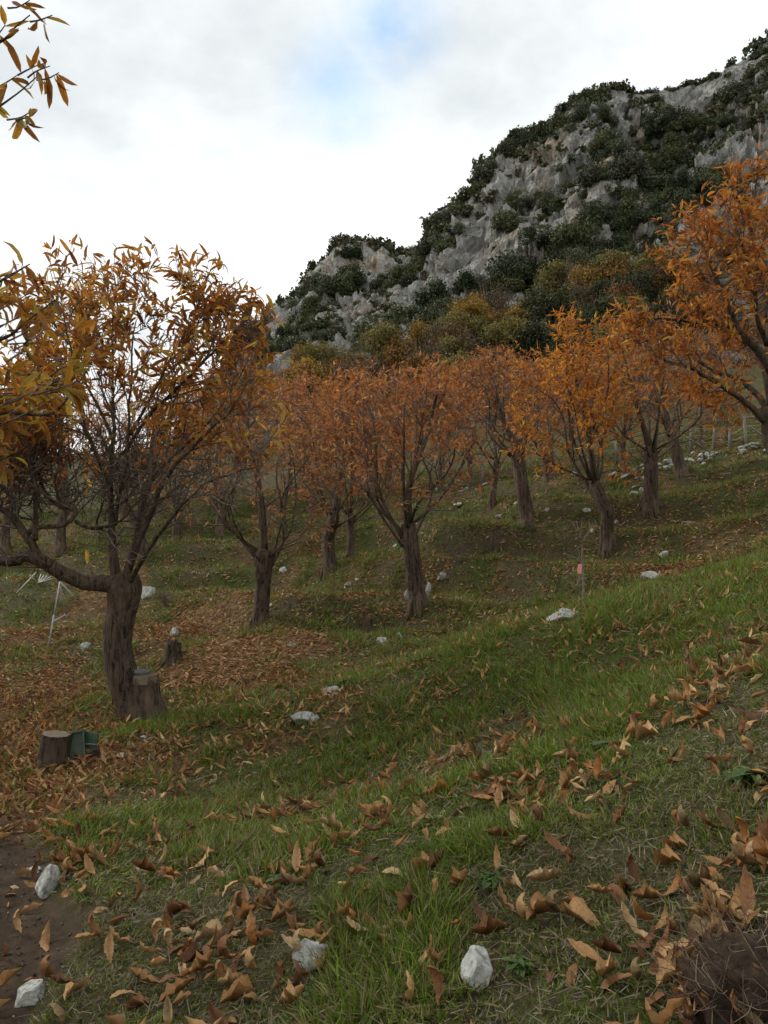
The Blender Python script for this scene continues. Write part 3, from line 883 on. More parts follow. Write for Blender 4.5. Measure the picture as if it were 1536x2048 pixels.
def grow_limb(T, pts, r0, r1, crown_c, crown_r, nsec, ntw, sides=8, sec_len=(0.5, 1.0), leafy=0.35, start=0.25, twl=(0.16, 0.42)):
    """one main limb with its side branches and twigs; pts world polyline"""
    r = T.r
    n = max(7, len(pts) * 3)
    L, R = resample(pts, np.linspace(r0, r1, len(pts)) if np.isscalar(r0) else r0, n)
    wob = r.normal(size=L.shape) * 0.012 * np.linspace(0, 1, n)[:, None]
    L = L + wob
    T.part('limb', *tube(L, R, sides, bark=0.10, seed=T.seed + T.parts), T.bark); T.parts += 1
    end_dir = unit(L[-1] - L[-3])
    secs = [(1.0, L[-1], end_dir, R[-1])]
    for q in range(nsec):
        t = start + (1 - start) * (q + r.uniform(0, 0.9)) / nsec
        i = min(int(t * (n - 1)), n - 2)
        d = unit(L[i + 1] - L[i])
        out = unit((L[i] - crown_c) / crown_r + 1e-6)
        rd = unit(r.normal(size=3)); rd = rd - d * np.dot(rd, d)
        dirv = unit(d * 0.55 + unit(rd) * 0.85 + out * 0.35 + np.array((0, 0, 0.30)))
        secs.append((t, L[i], dirv, R[i]))
    for t, p, d, rr in secs:
        ln = r.uniform(*sec_len) * (1.15 - 0.45 * t)
        # keep the branch inside the crown
        tip = p + d * ln
        q = (tip - crown_c) / crown_r
        m_ = np.linalg.norm(q)
        if m_ > 1.0: tip = crown_c + q / m_ * crown_r * r.uniform(0.93, 1.04)
        bend = unit(r.normal(size=3)) * ln * 0.10 + np.array((0, 0, -0.04 * ln))
        sp_, sr_ = resample(np.array((p, p + (tip - p) * 0.5 + bend, tip)), (min(rr * 0.6, 0.018), min(rr * 0.45, 0.010), 0.004), 5)
        T.twigs.add(*tube(sp_, sr_, 4, False))
        dd = unit(tip - p)
        T.tips.append((tip, dd))
        for k in range(ntw):
            tt = 0.25 + 0.75 * (k + r.uniform(0, 1)) / ntw
            a0 = sp_[min(int(tt * 4), 3)] * (1 - (tt * 4) % 1) + sp_[min(int(tt * 4) + 1, 4)] * ((tt * 4) % 1)
            oo = unit((a0 - crown_c) / crown_r + 1e-6)
            td = unit(dd * 0.55 + unit(r.normal(size=3)) * 0.8 + oo * 0.45 + np.array((0, 0, 0.22)))
            tl = r.uniform(*twl)
            te = a0 + td * tl
            mid = a0 + td * tl * 0.5 + r.normal(size=3) * 0.025
            T.twigs.add(*tube(np.array((a0, mid, te)), (0.005, 0.004, 0.002), 3, False))
            T.tips.append((te, unit(te - mid)))

def add_foliage(T, crown_c, crown_r, pal, per_tip, size, templates, inner=0.55, nparts=0, low=-0.5, up=0.0):
    r = T.r
    pos, dirs = [], []
    for p, d in T.tips:
        q = (p - crown_c) / crown_r
        e = np.linalg.norm(q) + 0.22 * q[2]
        prob = float(smooth(inner - 0.22, inner + 0.28, e)) * float(smooth(low - 0.35, low + 0.25, q[2]))
        if r.uniform() > 0.06 + 0.94 * prob: 
            continue
        n = r.poisson(per_tip) if prob > 0.25 else r.integers(0, 3)
        for k in range(n):
            b = r.uniform(0.02, 0.30) if k > 1 else r.uniform(0, 0.03)
            pos.append(p - d * b + r.normal(size=3) * 0.008)
            rd = unit(r.normal(size=3))
            dirs.append(unit(d * 0.65 + (rd - d * np.dot(rd, d)) * 0.95 + np.array((0, 0, up - 0.22))))
    if not pos: return
    pos = np.array(pos); dirs = np.array(dirs); n = len(pos)
    upv = np.array((0, 0, 1.0))[None] + 0.55 * r.normal(size=(n, 3))
    R = frames(dirs, upv)
    sc = size * r.uniform(0.65, 1.15, n)
    # leaves turn yellow or green towards the inside and stay rusty at the edge
    col = pick_colors(n, *PAL_TREE[pal], 0.16, r)
    ti = r.integers(0, len(templates), n)
    indiv = np.zeros(n, bool)
    if nparts:
        u, v, d = project(pos)
        vis = (u > -20) & (u < 1556) & (v > -20) & (v < 2068) & (d > 0.3)
        score = np.where(vis, sc / d * (1 + 0.6 * r.uniform(size=n)), 0)
        order = np.argsort(-score)[:nparts]
        order = order[score[order] > 0]
        indiv[order] = True
        bank = leaf_bank(pal, templates)
        for q in order:
            me = bank[int(r.integers(0, 4)) * len(templates) + ti[q]]
            o = link('leaf', me, None, T.root)
            Mx = Matrix([list(R[q][0]), list(R[q][1]), list(R[q][2])]).to_4x4()
            o.matrix_basis = Matrix.Translation(Vector(pos[q] - T.base)) @ Mx @ Matrix.Diagonal((sc[q], sc[q], sc[q], 1))
    mb = MB()
    tv, cv = strip(templates)
    g = ~indiv
    scatter(tv, np.where(g, ti, -1), pos - T.base, R, sc, col, mb, cv)
    if mb.V:
        me = mb.mesh('foliage'); me.materials.append(M['leaf'])
        tag(link('foliage', me, None, T.root), kind='stuff')

_banks = {}
def leaf_bank(pal, templates):
    key = (pal, id(templates))
    if key not in _banks:
        L = []
        for c in PAL_TREE[pal][0][:4]:
            for v, f, cv in templates:
                me = make_mesh('leaf', v, f, np.array(c)[None] * cv, True); me.materials.append(M['leaf']); L.append(me)
        _banks[key] = L
    return _banks[key]

def finish_twigs(T):
    me = make_mesh('twigs', np.concatenate(T.twigs.V) - T.base, np.concatenate(T.twigs.F), None, True)
    me.materials.append(M['twig'])
    tag(link('twigs', me, None, T.root), kind='stuff')

def chestnut(u, v, label, top_v, crown_w, trunk_h, trunk_d, pal='orange', crown_u=None, lean=0.0, nlimb=8, nsec=7, ntw=6, per_tip=6.0, size=0.150, seed=0, group='chestnut trees of the orchard',
             hi=False, nparts=0, base=None, knob=0.0, inner=0.5, low=-0.50, crown_low=0.42, bark='bark', twl=(0.16, 0.42)):
    """pollarded chestnut. trunk_h, trunk_d and crown_w in pixels of the photograph at the tree's depth"""
    b = hit(u, v) if base is None else np.asarray(base, float)
    Y = b[1]; k = Y / FPX
    T = Tree(b, 'chestnut_tree', label, group, seed)
    T.bark = M[bark]
    r = T.r
    H = trunk_h * k; r0 = trunk_d * k / 2 * 0.80
    topz = EYE + ray(u, top_v)[1] * Y
    head = b + np.array((lean * H, r.uniform(-.05, .05), H))
    mid = b + np.array((lean * H * 0.35 + r.normal() * r0 * 0.22, r.normal() * r0 * 0.2, H * 0.5))
    pts = np.array((b - np.array((0, 0, 0.25)), b + np.array((0, 0, 0.04)), b + np.array((lean * H * .1, 0, 0.22)), mid, head - np.array((lean * H * .15, 0, H * .14)), head))
    rad = np.array((r0 * 1.32, r0 * 1.12, r0 * 0.96, r0 * 0.86, r0 * (0.88 + knob), r0 * (0.72 + knob)))
    tp, tr = resample(pts, rad, 26 if hi else 18)
    tm_ = MB(); tm_.add(*tube(tp, tr, 26 if hi else 18, bark=0.17, seed=seed, bscale=1.5))
    for q in range(5 if Y < 18 else 0):
        az = 2 * PI * q / 5 + r.uniform(-.4, .4); d = np.array((math.cos(az), math.sin(az), 0)); L_ = r0 * r.uniform(1.3, 2.0)
        e_ = b + d * L_; e_[2] = float(zg(e_[0], e_[1])) - 0.05
        tm_.add(*tube(np.array((b + d * r0 * .55 + (0, 0, r0 * 1.5), b + d * r0 * 1.0 + (0, 0, r0 * .45), (b + d * r0 * 1.2 + e_) / 2 + (0, 0, .02), e_)), (r0 * .32, r0 * .28, r0 * .2, r0 * .08), 8, bark=.15, seed=q))
    T.part('trunk', np.concatenate(tm_.V), np.concatenate(tm_.F), T.bark)
    cu = u if crown_u is None else crown_u
    cx = b[0] + (cu - u) * k
    zlo = head[2] - crown_low * (topz - head[2])
    crown_c = np.array((cx, b[1], (topz + zlo) / 2)); crown_r = np.array((crown_w * k / 2, crown_w * k / 2, (topz - zlo) / 2))
    a0 = r.uniform(0, 2 * PI)
    for q in range(nlimb):
        az = a0 + 2 * PI * (q + r.uniform(-.25, .25)) / nlimb
        el = r.uniform(0.15, 1.15) if q % 3 else r.uniform(0.9, 1.4)
        d = np.array((math.cos(az) * math.cos(el), math.sin(az) * math.cos(el), math.sin(el)))
        tip = crown_c + d * crown_r * r.uniform(0.72, 0.9)
        st = head + np.array((math.cos(az), math.sin(az), 0)) * r0 * 0.6 - np.array((0, 0, r.uniform(-.02, .30) * H))
        vec = tip - st
        m1 = st + vec * 0.35 + np.array((math.cos(az), math.sin(az), -0.2)) * r.uniform(0.02, 0.2) * np.linalg.norm(vec) + r.normal(size=3) * 0.10
        m2 = st + vec * 0.7 + np.array((0, 0, 0.05)) + r.normal(size=3) * 0.12
        rr = r0 * r.uniform(0.12, 0.23)
        if q == 0:
            tip = crown_c + np.array((r.normal() * .15, r.normal() * .15, 0.85)) * crown_r; vec = tip - head; st = head - np.array((0, 0, 0.03)); rr = r0 * 0.48
            m1 = st + vec * 0.3 + r.normal(size=3) * 0.06; m2 = st + vec * 0.65 + r.normal(size=3) * 0.09
        grow_limb(T, np.array((st, m1, m2, tip)), rr, rr * 0.18 + 0.003, crown_c, crown_r, nsec, ntw, 7, (0.35 * crown_r[0], 0.8 * crown_r[0]), twl=twl)
    finish_twigs(T)
    add_foliage(T, crown_c, crown_r, pal, per_tip, size, tree_hi if hi else tree_lo, inner, nparts, low)
    return T

# --- the tree in the left foreground, built limb by limb
tb = hit(268, 1438)
T1 = Tree(tb, 'chestnut_tree', 'large chestnut with curved dark trunk and a long low limb reaching left, nearest whole tree', 'chestnut trees of the orchard', 101)
T1.bark = M['bark']
Y1 = tb[1]; k1 = Y1 / FPX
def q1(u, v, dy=0.0): return P(u, v, Y1 + dy)
tp, tr = resample(np.array((q1(300, 1492), q1(288, 1444), q1(264, 1400), q1(243, 1345), q1(235, 1285), q1(244, 1220), q1(250, 1178), q1(247, 1150))),
                  np.array((42, 35, 31, 28, 26, 28, 33, 26)) * k1, 40)
T1.part('trunk', *tube(tp, tr, 36, bark=0.10, seed=5, bscale=2.0), T1.bark)
# the sawn off stem grown together with the trunk
cs = np.array((q1(312, 1480, -.05), q1(306, 1440, -.06), q1(296, 1400, -.08), q1(292, 1352, -.10)))
V, F = tube(resample(cs, np.array((38, 31, 26, 23)) * k1, 16)[0], resample(cs, np.array((38, 31, 26, 23)) * k1, 16)[1], 26, bark=0.13, seed=9, bscale=2.0)
cut_stem = T1.part('cut_stem', V, F, M['bark'])
cut_stem['label'] = 'sawn off stem joined to the foot of the trunk'
cf = cs[-1]
V, F = tube(np.array((cf - np.array((0, 0, 0.075)), cf - np.array((0, 0, 0.02)), cf + np.array((0, 0, 0.012)))), np.array((23.6, 23.6, 21.5)) * k1, 26, bark=0.04, seed=9)
T1.part('cut_face', V, F, M['cut'], cut_stem, False)
c1 = q1(232, 868, 0.0); cr1 = np.array((320 * k1, 1.75, 335 * k1))
limbs1 = [
    # low limb to the left and what rises from it
    ([(240, 1172, 0), (205, 1166, -.05), (165, 1163, -.1), (110, 1138, -.2), (60, 1112, -.3), (10, 1122, -.4), (-60, 1090, -.5), (-140, 1010, -.5)], [27, 22, 20, 18, 16, 12, 10, 4], 7, 0.45),
    ([(80, 1122, -.25), (66, 1092, -.3), (44, 1060, -.3), (22, 1030, -.35), (-20, 1000, -.4), (-50, 930, -.5), (-60, 820, -.6)], [16, 15, 14, 12, 10, 7, 3], 8, 0.35),
    ([(56, 1066, -.3), (78, 1054, -.25), (120, 1052, -.2), (146, 1036, -.2), (150, 1018, -.2), (118, 1014, -.15), (90, 985, 0), (60, 900, .2), (40, 800, .3)], [11, 9, 8, 8, 8, 6, 5, 4, 2], 9, 0.4),
    ([(150, 1042, -.2), (180, 1056, -.2), (218, 1050, -.2), (250, 1034, -.3), (285, 990, -.4)], [7, 6, 6, 4, 2], 5, 0.3),
    ([(70, 1080, -.3), (72, 1000, -.2), (66, 920, -.1), (75, 820, 0), (90, 700, .1)], [11, 9, 7, 5, 2], 9, 0.3),
    # upright leaders
    ([(233, 1165, 0), (226, 1100, 0), (223, 1040, 0), (222, 960, .05), (226, 880, .1), (228, 780, .1), (226, 660, .15), (232, 590, .1)], [22, 15, 12, 9, 7, 5.5, 4, 2], 12, 0.35),
    ([(230, 1050, 0), (240, 985, -.1), (252, 930, -.2), (258, 860, -.3), (262, 760, -.35), (270, 640, -.4)], [9, 7, 6, 5, 4, 2], 10, 0.3),
    ([(250, 1160, 0), (268, 1100, .3), (280, 1040, .5), (300, 960, .7), (330, 860, .9), (370, 740, 1.0)], [16, 14, 12, 9, 6, 2], 11, 0.35),
    ([(252, 1165, 0), (272, 1098, -.2), (300, 1036, -.3), (318, 985, -.4), (352, 930, -.5), (400, 880, -.6), (460, 820, -.6), (500, 760, -.6)], [14, 10, 9, 8, 7, 6, 4, 2], 11, 0.35),
    ([(258, 1166, -.1), (285, 1120, -.3), (310, 1080, -.45), (350, 1030, -.6), (395, 980, -.7), (450, 950, -.8), (520, 930, -.8)], [10, 8, 7, 6, 4, 3, 2], 8, 0.4),
    ([(226, 1000, 0), (205, 940, -.2), (180, 880, -.4), (160, 800, -.5), (140, 700, -.6), (130, 630, -.6)], [8, 7, 6, 5, 3.5, 2], 11, 0.3),
    ([(245, 910, -.2), (300, 830, -.3), (340, 790, -.35), (400, 730, -.4), (450, 680, -.4), (500, 640, -.4)], [7, 6, 6, 5, 3.5, 2], 10, 0.3),
    ([(260, 870, -.3), (310, 780, -.1), (350, 700, 0), (390, 640, .1), (410, 595, .1)], [6, 5, 4, 3, 2], 10, 0.3),
    ([(300, 960, .6), (360, 900, .7), (430, 830, .7), (500, 720, .7)], [8, 6, 4, 2], 9, 0.3),
    ([(228, 880, .1), (190, 800, .4), (150, 720, .6), (170, 620, .6)], [7, 5, 4, 2], 9, 0.3),
]
for q in range(14):
    u0, v0 = T1.r.uniform(-60, 240), T1.r.uniform(985, 1060)
    du_, dv_ = T1.r.uniform(-120, 120), T1.r.uniform(-150, -40)
    dy_ = T1.r.uniform(-.7, .7)
    limbs1.append(([(u0, v0, dy_), (u0 + du_ * .3 + T1.r.normal() * 12, v0 + dv_ * .4 + T1.r.normal() * 14, dy_), (u0 + du_ * .7 + T1.r.normal() * 12, v0 + dv_ * .6, dy_ + .1), (u0 + du_, v0 + dv_, dy_ + .1)], [4, 3.4, 2.6, 1.6], 7, 0.15))
for pl, rd, nsec, stt in limbs1:
    grow_limb(T1, np.array([q1(*p) for p in pl]), np.array(rd) * k1 * (0.78 if rd[0] > 24 else 0.55), 0, c1, cr1, nsec + 1, 9, 8, (0.3, 0.85), start=stt, twl=(0.16, 0.5))
finish_twigs(T1)
T1.tips = [t_ for t_ in T1.tips if not (project(t_[0])[0] > 395 and project(t_[0])[1] > 610 and T1.r.uniform() < 0.55)]
add_foliage(T1, c1, cr1, 'top', 5.4, 0.172, tree_hi, 0.48, 300, -0.05)

# --- the tree whose twigs hang in from the left, trunk outside the picture
nb_base = np.array((-3.55, 3.7, float(zg(-3.55, 3.7))))
T0 = Tree(nb_base, 'chestnut_tree', 'near chestnut with large mottled leaves hanging into the left edge of the view', 'chestnut trees of the orchard', 202)
T0.bark = M['bark']
tp, tr = resample(np.array((nb_base - (0, 0, .3), nb_base + (0, 0, .05), nb_base + (-.05, 0, .8), nb_base + (0.05, 0, 1.7))), (0.26, 0.21, 0.16, 0.17), 22)
T0.part('trunk', *tube(tp, tr, 24, bark=0.13, seed=31, bscale=1.6), T0.bark)
hd = nb_base + np.array((0.05, 0, 1.65))
def p0(u, v, Y=4.0): return P(u, v, Y)
def near_branch(pl, r0, r1, name='limb'):
    L, R = resample(np.array(pl), r1 + (r0 * 0.8 - r1) * (1 - np.linspace(0, 1, len(pl))) ** 1.9, len(pl) * 4)
    T0.part(name, *tube(L, R, 8, bark=0.06, seed=len(pl)), T0.bark)
    return L
ndir = []
def near_twig(a, m_, e, leaves=True):
    T0.twigs.add(*tube(resample(np.array((a, m_, e)), (0.006, 0.0045, 0.0025), 6)[0], resample(np.array((a, m_, e)), (0.006, 0.0045, 0.0025), 6)[1], 5, False))
    ndir.append((a, m_, e))
near_branch([hd, hd + np.array((.3, .0, .9)), p0(-330, 300), p0(-140, 240), p0(-30, 225), p0(28, 192), p0(72, 155)], 0.05, 0.003)
near_branch([hd + np.array((.1, 0, .3)), p0(-420, 500), p0(-250, 230), p0(-80, 110), p0(0, 84), p0(30, 55), p0(60, 30)], 0.045, 0.003)
near_branch([hd, p0(-380, 860), p0(-160, 860), p0(0, 828), p0(98, 828), p0(140, 790), p0(178, 735)], 0.045, 0.004)
near_branch([hd, p0(-400, 760), p0(-180, 730), p0(0, 680), p0(50, 645), p0(110, 600)], 0.04, 0.004)
near_branch([hd, p0(-300, 640), p0(-60, 590), p0(20, 550), p0(60, 528)], 0.04, 0.003)
near_branch([hd, p0(-330, 960), p0(-130, 960), p0(0, 920), p0(60, 890)], 0.04, 0.003)
near_branch([p0(98, 828), p0(160, 832), p0(215, 822)], 0.006, 0.002, 'branchlet')
for e in [(105, 30), (60, 0), (38, 60), (10, 50), (100, 132), (80, 128), (118, 145), (75, 220), (35, 150), (0, 190), (-20, 120), (58, 225)]:
    a = p0(e[0] - 45, e[1] + rng.uniform(10, 35)); ee = p0(*e); near_twig(a, (a + ee) / 2 + rng.normal(size=3) * 0.01, ee)
for q in range(135):
    u = rng.uniform(-240, 175) ; v = rng.uniform(575, 930)
    if u > 60 and rng.uniform() < 0.45 * (u - 60) / 115 + (0.4 if v > 850 else 0): continue
    Yq = rng.uniform(3.7, 4.7)
    ee = P(u, v, Yq); a = P(u - rng.uniform(40, 110), v + rng.uniform(-10, 60), Yq + rng.uniform(-.2, .2))
    near_twig(a, (a + ee) / 2 + rng.normal(size=3) * 0.02, ee)
for e in [(60, 528), (30, 545), (5, 550), (-15, 540), (20, 600)]:
    ee = p0(*e); a = p0(e[0] - 50, e[1] + 30); near_twig(a, (a + ee) / 2, ee)
for q in range(150):        # the rest of the crown, left of the view
    d = unit(rng.normal(size=3)); ee = hd + np.array((-1.5, -0.2, 1.3)) + d * np.array((1.7, 1.8, 1.5)) * rng.uniform(.6, 1)
    if ee[0] > -0.62 * ee[1] and ee[1] > 0: continue
    a = ee - unit(ee - hd) * 0.5
    near_twig(a, (a + ee) / 2 + rng.normal(size=3) * 0.02, ee)
for q in range(6):
    az = 2.2 + q * 0.75
    near_branch([hd, hd + np.array((math.cos(az) * .6, math.sin(az) * .6, .9)), hd + np.array((-0.9 + math.cos(az) * 1.3, math.sin(az) * 1.3, 2.0))], 0.05, 0.006)
finish_twigs(T0)
for a, m_, e in ndir:
    d = unit(e - m_)
    T0.tips += [(e, d)]
def near_foliage():
    r = T0.r
    pos, dirs = [], []
    for k, (p, d) in enumerate(T0.tips):
        for q in range(int(r.integers(3, 7))):
            pos.append(p - d * r.uniform(0, 0.10))
            rd = unit(r.normal(size=3))
            dirs.append(unit(d * 0.45 + rd * 0.7 + np.array((0, 0, -0.75 if k < 12 else -0.30))))
    pos = np.array(pos); dirs = np.array(dirs); n = len(pos)
    R = frames(dirs, np.array((0, 0, 1.0))[None] + 0.7 * r.normal(size=(n, 3)))
    sc = 0.165 * r.uniform(0.6, 1.15, n)
    col = pick_colors(n, *PAL_TREE['near'], 0.15, r)
    ti = r.integers(0, len(tree_hi), n)
    u, v, d = project(pos)
    vis = (u > -40) & (u < 1556) & (v > -60) & (v < 2068) & (d > 0.3)
    score = np.where(vis, sc / d, 0); order = np.argsort(-score)[:300]; order = order[score[order] > 0]
    bank = leaf_bank('near', tree_hi)
    for q in order:
        o = link('leaf', bank[int(r.integers(0, 4)) * len(tree_hi) + ti[q]], None, T0.root)
        Mx = Matrix([list(R[q][0]), list(R[q][1]), list(R[q][2])]).to_4x4()
        o.matrix_basis = Matrix.Translation(Vector(pos[q] - T0.base)) @ Mx @ Matrix.Diagonal((sc[q],) * 3 + (1,))
    g = np.ones(n, bool); g[order] = False
    tv, cv = strip(tree_hi); mb = MB()
    scatter(tv, np.where(g, ti, -1), pos - T0.base, R, sc, col, mb, cv)
    me = mb.mesh('foliage'); me.materials.append(M['leaf']); tag(link('foliage', me, None, T0.root), kind='stuff')
near_foliage()

# --- the large tree at the right edge
rb = np.array((5.85, 10.2, float(zg(5.85, 10.2))))
T13 = Tree(rb, 'chestnut_tree', 'large chestnut at the right edge, its branches rising leftwards, dark trunk cut by the frame', 'chestnut trees of the orchard', 303)
T13.bark = M['bark']
Yr = rb[1]; kr = Yr / FPX
def qr(u, v, dy=0.0): return P(u, v, Yr + dy)
tp, tr = resample(np.array((rb - (0, 0, .3), rb + (0, 0, .05), qr(1580, 960), qr(1548, 880), qr(1542, 815))), np.array((34, 27, 21, 19, 20)) * kr, 26)
T13.part('trunk', *tube(tp, tr, 24, bark=0.12, seed=77, bscale=1.6), T13.bark)
c13 = qr(1495, 615); cr13 = np.array((268 * kr, 1.75, 292 * kr))
for pl, rd, nsec, stt in [
    ([(1535, 850, 0), (1500, 812, -.1), (1440, 770, -.2), (1380, 735, -.3), (1320, 715, -.3)], [11, 9, 7, 5, 2], 8, 0.3),
    ([(1538, 830, 0), (1515, 790, .2), (1470, 755, .4), (1420, 740, .5), (1360, 690, .6)], [9, 8, 6, 4, 2], 8, 0.3),
    ([(1545, 745, 0), (1505, 690, -.1), (1460, 655, -.2), (1430, 648, -.3), (1350, 640, -.4), (1290, 640, -.4)], [13, 11, 8, 6, 4, 2], 9, 0.3),
    ([(1510, 695, -.1), (1475, 655, -.2), (1450, 600, -.3), (1430, 550, -.3), (1410, 500, -.3), (1390, 470, -.2)], [10, 8, 7, 5, 3, 2], 10, 0.3),
    ([(1540, 815, 0), (1548, 760, 0), (1540, 660, .2), (1520, 560, .3), (1500, 460, .3), (1490, 380, .3)], [17, 15, 12, 9, 5, 2], 12, 0.3),
    ([(1535, 690, .1), (1515, 640, -.1), (1510, 590, -.3), (1500, 540, -.5), (1470, 450, -.6)], [9, 7, 6, 4, 2], 10, 0.3),
    ([(1548, 760, 0), (1590, 680, -.2), (1600, 560, -.3), (1590, 440, -.3), (1560, 350, -.2)], [12, 10, 8, 5, 2], 9, 0.3),
    ([(1542, 800, 0), (1600, 740, .2), (1660, 680, .3), (1700, 600, .3)], [12, 9, 6, 2], 8, 0.3),
    ([(1542, 800, 0), (1570, 740, .7), (1560, 640, 1.2), (1520, 540, 1.3)], [12, 9, 6, 2], 8, 0.3),
    ([(1542, 800, 0), (1520, 720, .6), (1440, 640, 1.0), (1370, 560, 1.1)], [12, 9, 6, 2], 9, 0.3)]:
    grow_limb(T13, np.array([qr(*p) for p in pl]), np.array(rd) * kr * 0.7, 0, c13, cr13, nsec + 2, 7, 8, (0.35, 0.85), start=stt)
finish_twigs(T13)
add_foliage(T13, c13, cr13, 'orange', 6.0, 0.162, tree_hi, 0.36, 300, -0.75)

# --- the other orchard trees
chestnut(520, 1252, 'slim chestnut with a swollen knot halfway up its trunk, right of the nearest tree', 755, 350, 150, 40, 'dull', crown_u=500, lean=0.05, nlimb=10, nsec=7, ntw=6, per_tip=3.6, seed=1, knob=0.25, inner=0.45, low=-0.5)
chestnut(836, 1215, 'chestnut with a bare spreading fork and stout leaning trunk in the middle of the slope', 750, 390, 165, 47, 'brown', crown_u=815, lean=-0.12, nlimb=11, nsec=8, ntw=6, per_tip=4.4, seed=2, inner=0.5, low=-0.35)
chestnut(660, 1142, 'dark trunked chestnut behind and left of the forked middle tree', 742, 380, 118, 33, 'brown', lean=0.06, nlimb=10, nsec=8, ntw=6, per_tip=4.8, seed=3, inner=0.42)
chestnut(702, 1112, 'chestnut with a short lighter trunk just right of the dark trunked one', 760, 270, 85, 22, 'orange', lean=-0.02, nlimb=9, nsec=8, ntw=6, per_tip=5.6, seed=4, inner=0.4, bark='far_bark')
chestnut(1056, 1048, 'chestnut with a thick straight trunk and knob standing on the terrace bank', 725, 340, 170, 36, 'brown', crown_u=1020, lean=-0.14, nlimb=10, nsec=7, ntw=6, per_tip=4.0, seed=5, knob=0.1, inner=0.45, bark='far_bark')
chestnut(1216, 1092, 'bright golden orange chestnut with a leaning trunk behind the tagged sapling', 645, 280, 130, 38, 'gold', crown_u=1165, lean=-0.18, nlimb=10, nsec=8, ntw=6, per_tip=6.5, seed=6, inner=0.4, low=-0.6)
chestnut(1302, 1017, 'chestnut with a flared hollow foot and forked top near the right side', 640, 380, 125, 36, 'dull', crown_u=1310, lean=0.03, nlimb=11, nsec=7, ntw=6, per_tip=4.0, seed=7, inner=0.42)
chestnut(1362, 950, 'chestnut with a slanting bare trunk beside the tumbled stone wall', 680, 360, 105, 30, 'dull', crown_u=1345, lean=-0.22, nlimb=10, nsec=7, ntw=6, per_tip=4.4, seed=8, inner=0.4, bark='far_bark')
chestnut(1096, 962, 'left one of two slim trunks side by side before the tumbled wall', 735, 230, 90, 20, 'brown', lean=-0.2, nlimb=9, nsec=7, ntw=6, per_tip=4.4, seed=9, inner=0.4, bark='far_bark')
chestnut(1104, 955, 'right one of two slim trunks side by side before the tumbled wall', 745, 210, 95, 15, 'orange', crown_u=1120, lean=0.0, nlimb=9, nsec=7, ntw=5, per_tip=5.2, seed=10, inner=0.4, bark='far_bark')
chestnut(984, 1012, 'slender straight chestnut left of the thick trunk on the bank, top sprouting above the others', 700, 200, 95, 19, 'dull', crown_u=965, lean=0.10, nlimb=9, nsec=7, ntw=6, per_tip=3.6, seed=12, inner=0.42, bark='far_bark')
chestnut(1250, 945, 'chestnut trunk between the forked tree and the golden one, by loose stones', 730, 290, 85, 18, 'brown', lean=0.0, nlimb=9, nsec=7, ntw=5, per_tip=4.4, seed=13, inner=0.4, bark='far_bark')
chestnut(624, 1030, 'distant chestnut with a short grey trunk on the green terrace left of centre', 755, 300, 70, 20, 'brown', nlimb=9, nsec=7, ntw=6, per_tip=5.6, seed=14, inner=0.4, bark='far_bark')
chestnut(352, 1082, 'small distant chestnut trunk seen through the twigs of the nearest tree', 800, 270, 75, 20, 'brown', crown_u=380, nlimb=9, nsec=7, ntw=6, per_tip=4.4, seed=15, inner=0.4, bark='far_bark')
chestnut(276, 1122, 'chestnut with a dark upright trunk straight behind the nearest tree', 740, 330, 95, 30, 'dull', crown_u=290, nlimb=9, nsec=7, ntw=6, per_tip=3.3, seed=16, inner=0.5)
chestnut(120, 1100, 'chestnut behind the long low limb on the left, hidden by its twigs', 790, 320, 85, 26, 'brown', nlimb=9, nsec=7, ntw=6, per_tip=2.9, seed=17, inner=0.5, bark='far_bark')
chestnut(10, 1110, 'chestnut at the left edge behind the long low limb', 770, 320, 85, 26, 'brown', nlimb=9, nsec=7, ntw=6, per_tip=3.3, seed=18, inner=0.5, bark='far_bark')
chestnut(440, 1065, 'chestnut on the terrace between the nearest and the slim tree', 760, 300, 80, 22, 'brown', nlimb=9, nsec=7, ntw=6, per_tip=4.4, seed=19, inner=0.45, bark='far_bark')
back = [(430, 1020, 745), (880, 990, 740), (780, 985, 742), (515, 1000, 742), (940, 968, 735), (250, 1030, 800), (130, 1030, 800), (20, 1050, 790), (720, 990, 745), (1030, 945, 735), (1180, 925, 720), (580, 985, 742)]
for q, (u, v, tv) in enumerate(back):
    chestnut(u, v, 'far chestnut crown in the rear rows of the orchard below the wood', tv, 230, 60, 14, ['brown', 'orange', 'dull'][q % 3], nlimb=8, nsec=7, ntw=5, per_tip=5.6, seed=40 + q, inner=0.4, group='chestnuts in the rear rows', bark='far_bark', size=0.2)
for q, (u, v, tv, lab) in enumerate([(1455, 888, 790, 'thin young chestnut beyond the fence, right of the short post'), (1402, 895, 800, 'thin young chestnut beyond the fence, left of the short post'), (1142, 925, 810, 'thin young tree beyond the fence between the slim trunks and the golden tree'), (1300, 905, 800, 'thin young tree beyond the fence behind the forked tree')]):
    chestnut(u, v, lab, tv, 110, 55, 9, 'brown', nlimb=8, nsec=5, ntw=4, per_tip=2.2, seed=80 + q, inner=0.5, group='young trees beyond the fence', bark='far_bark')
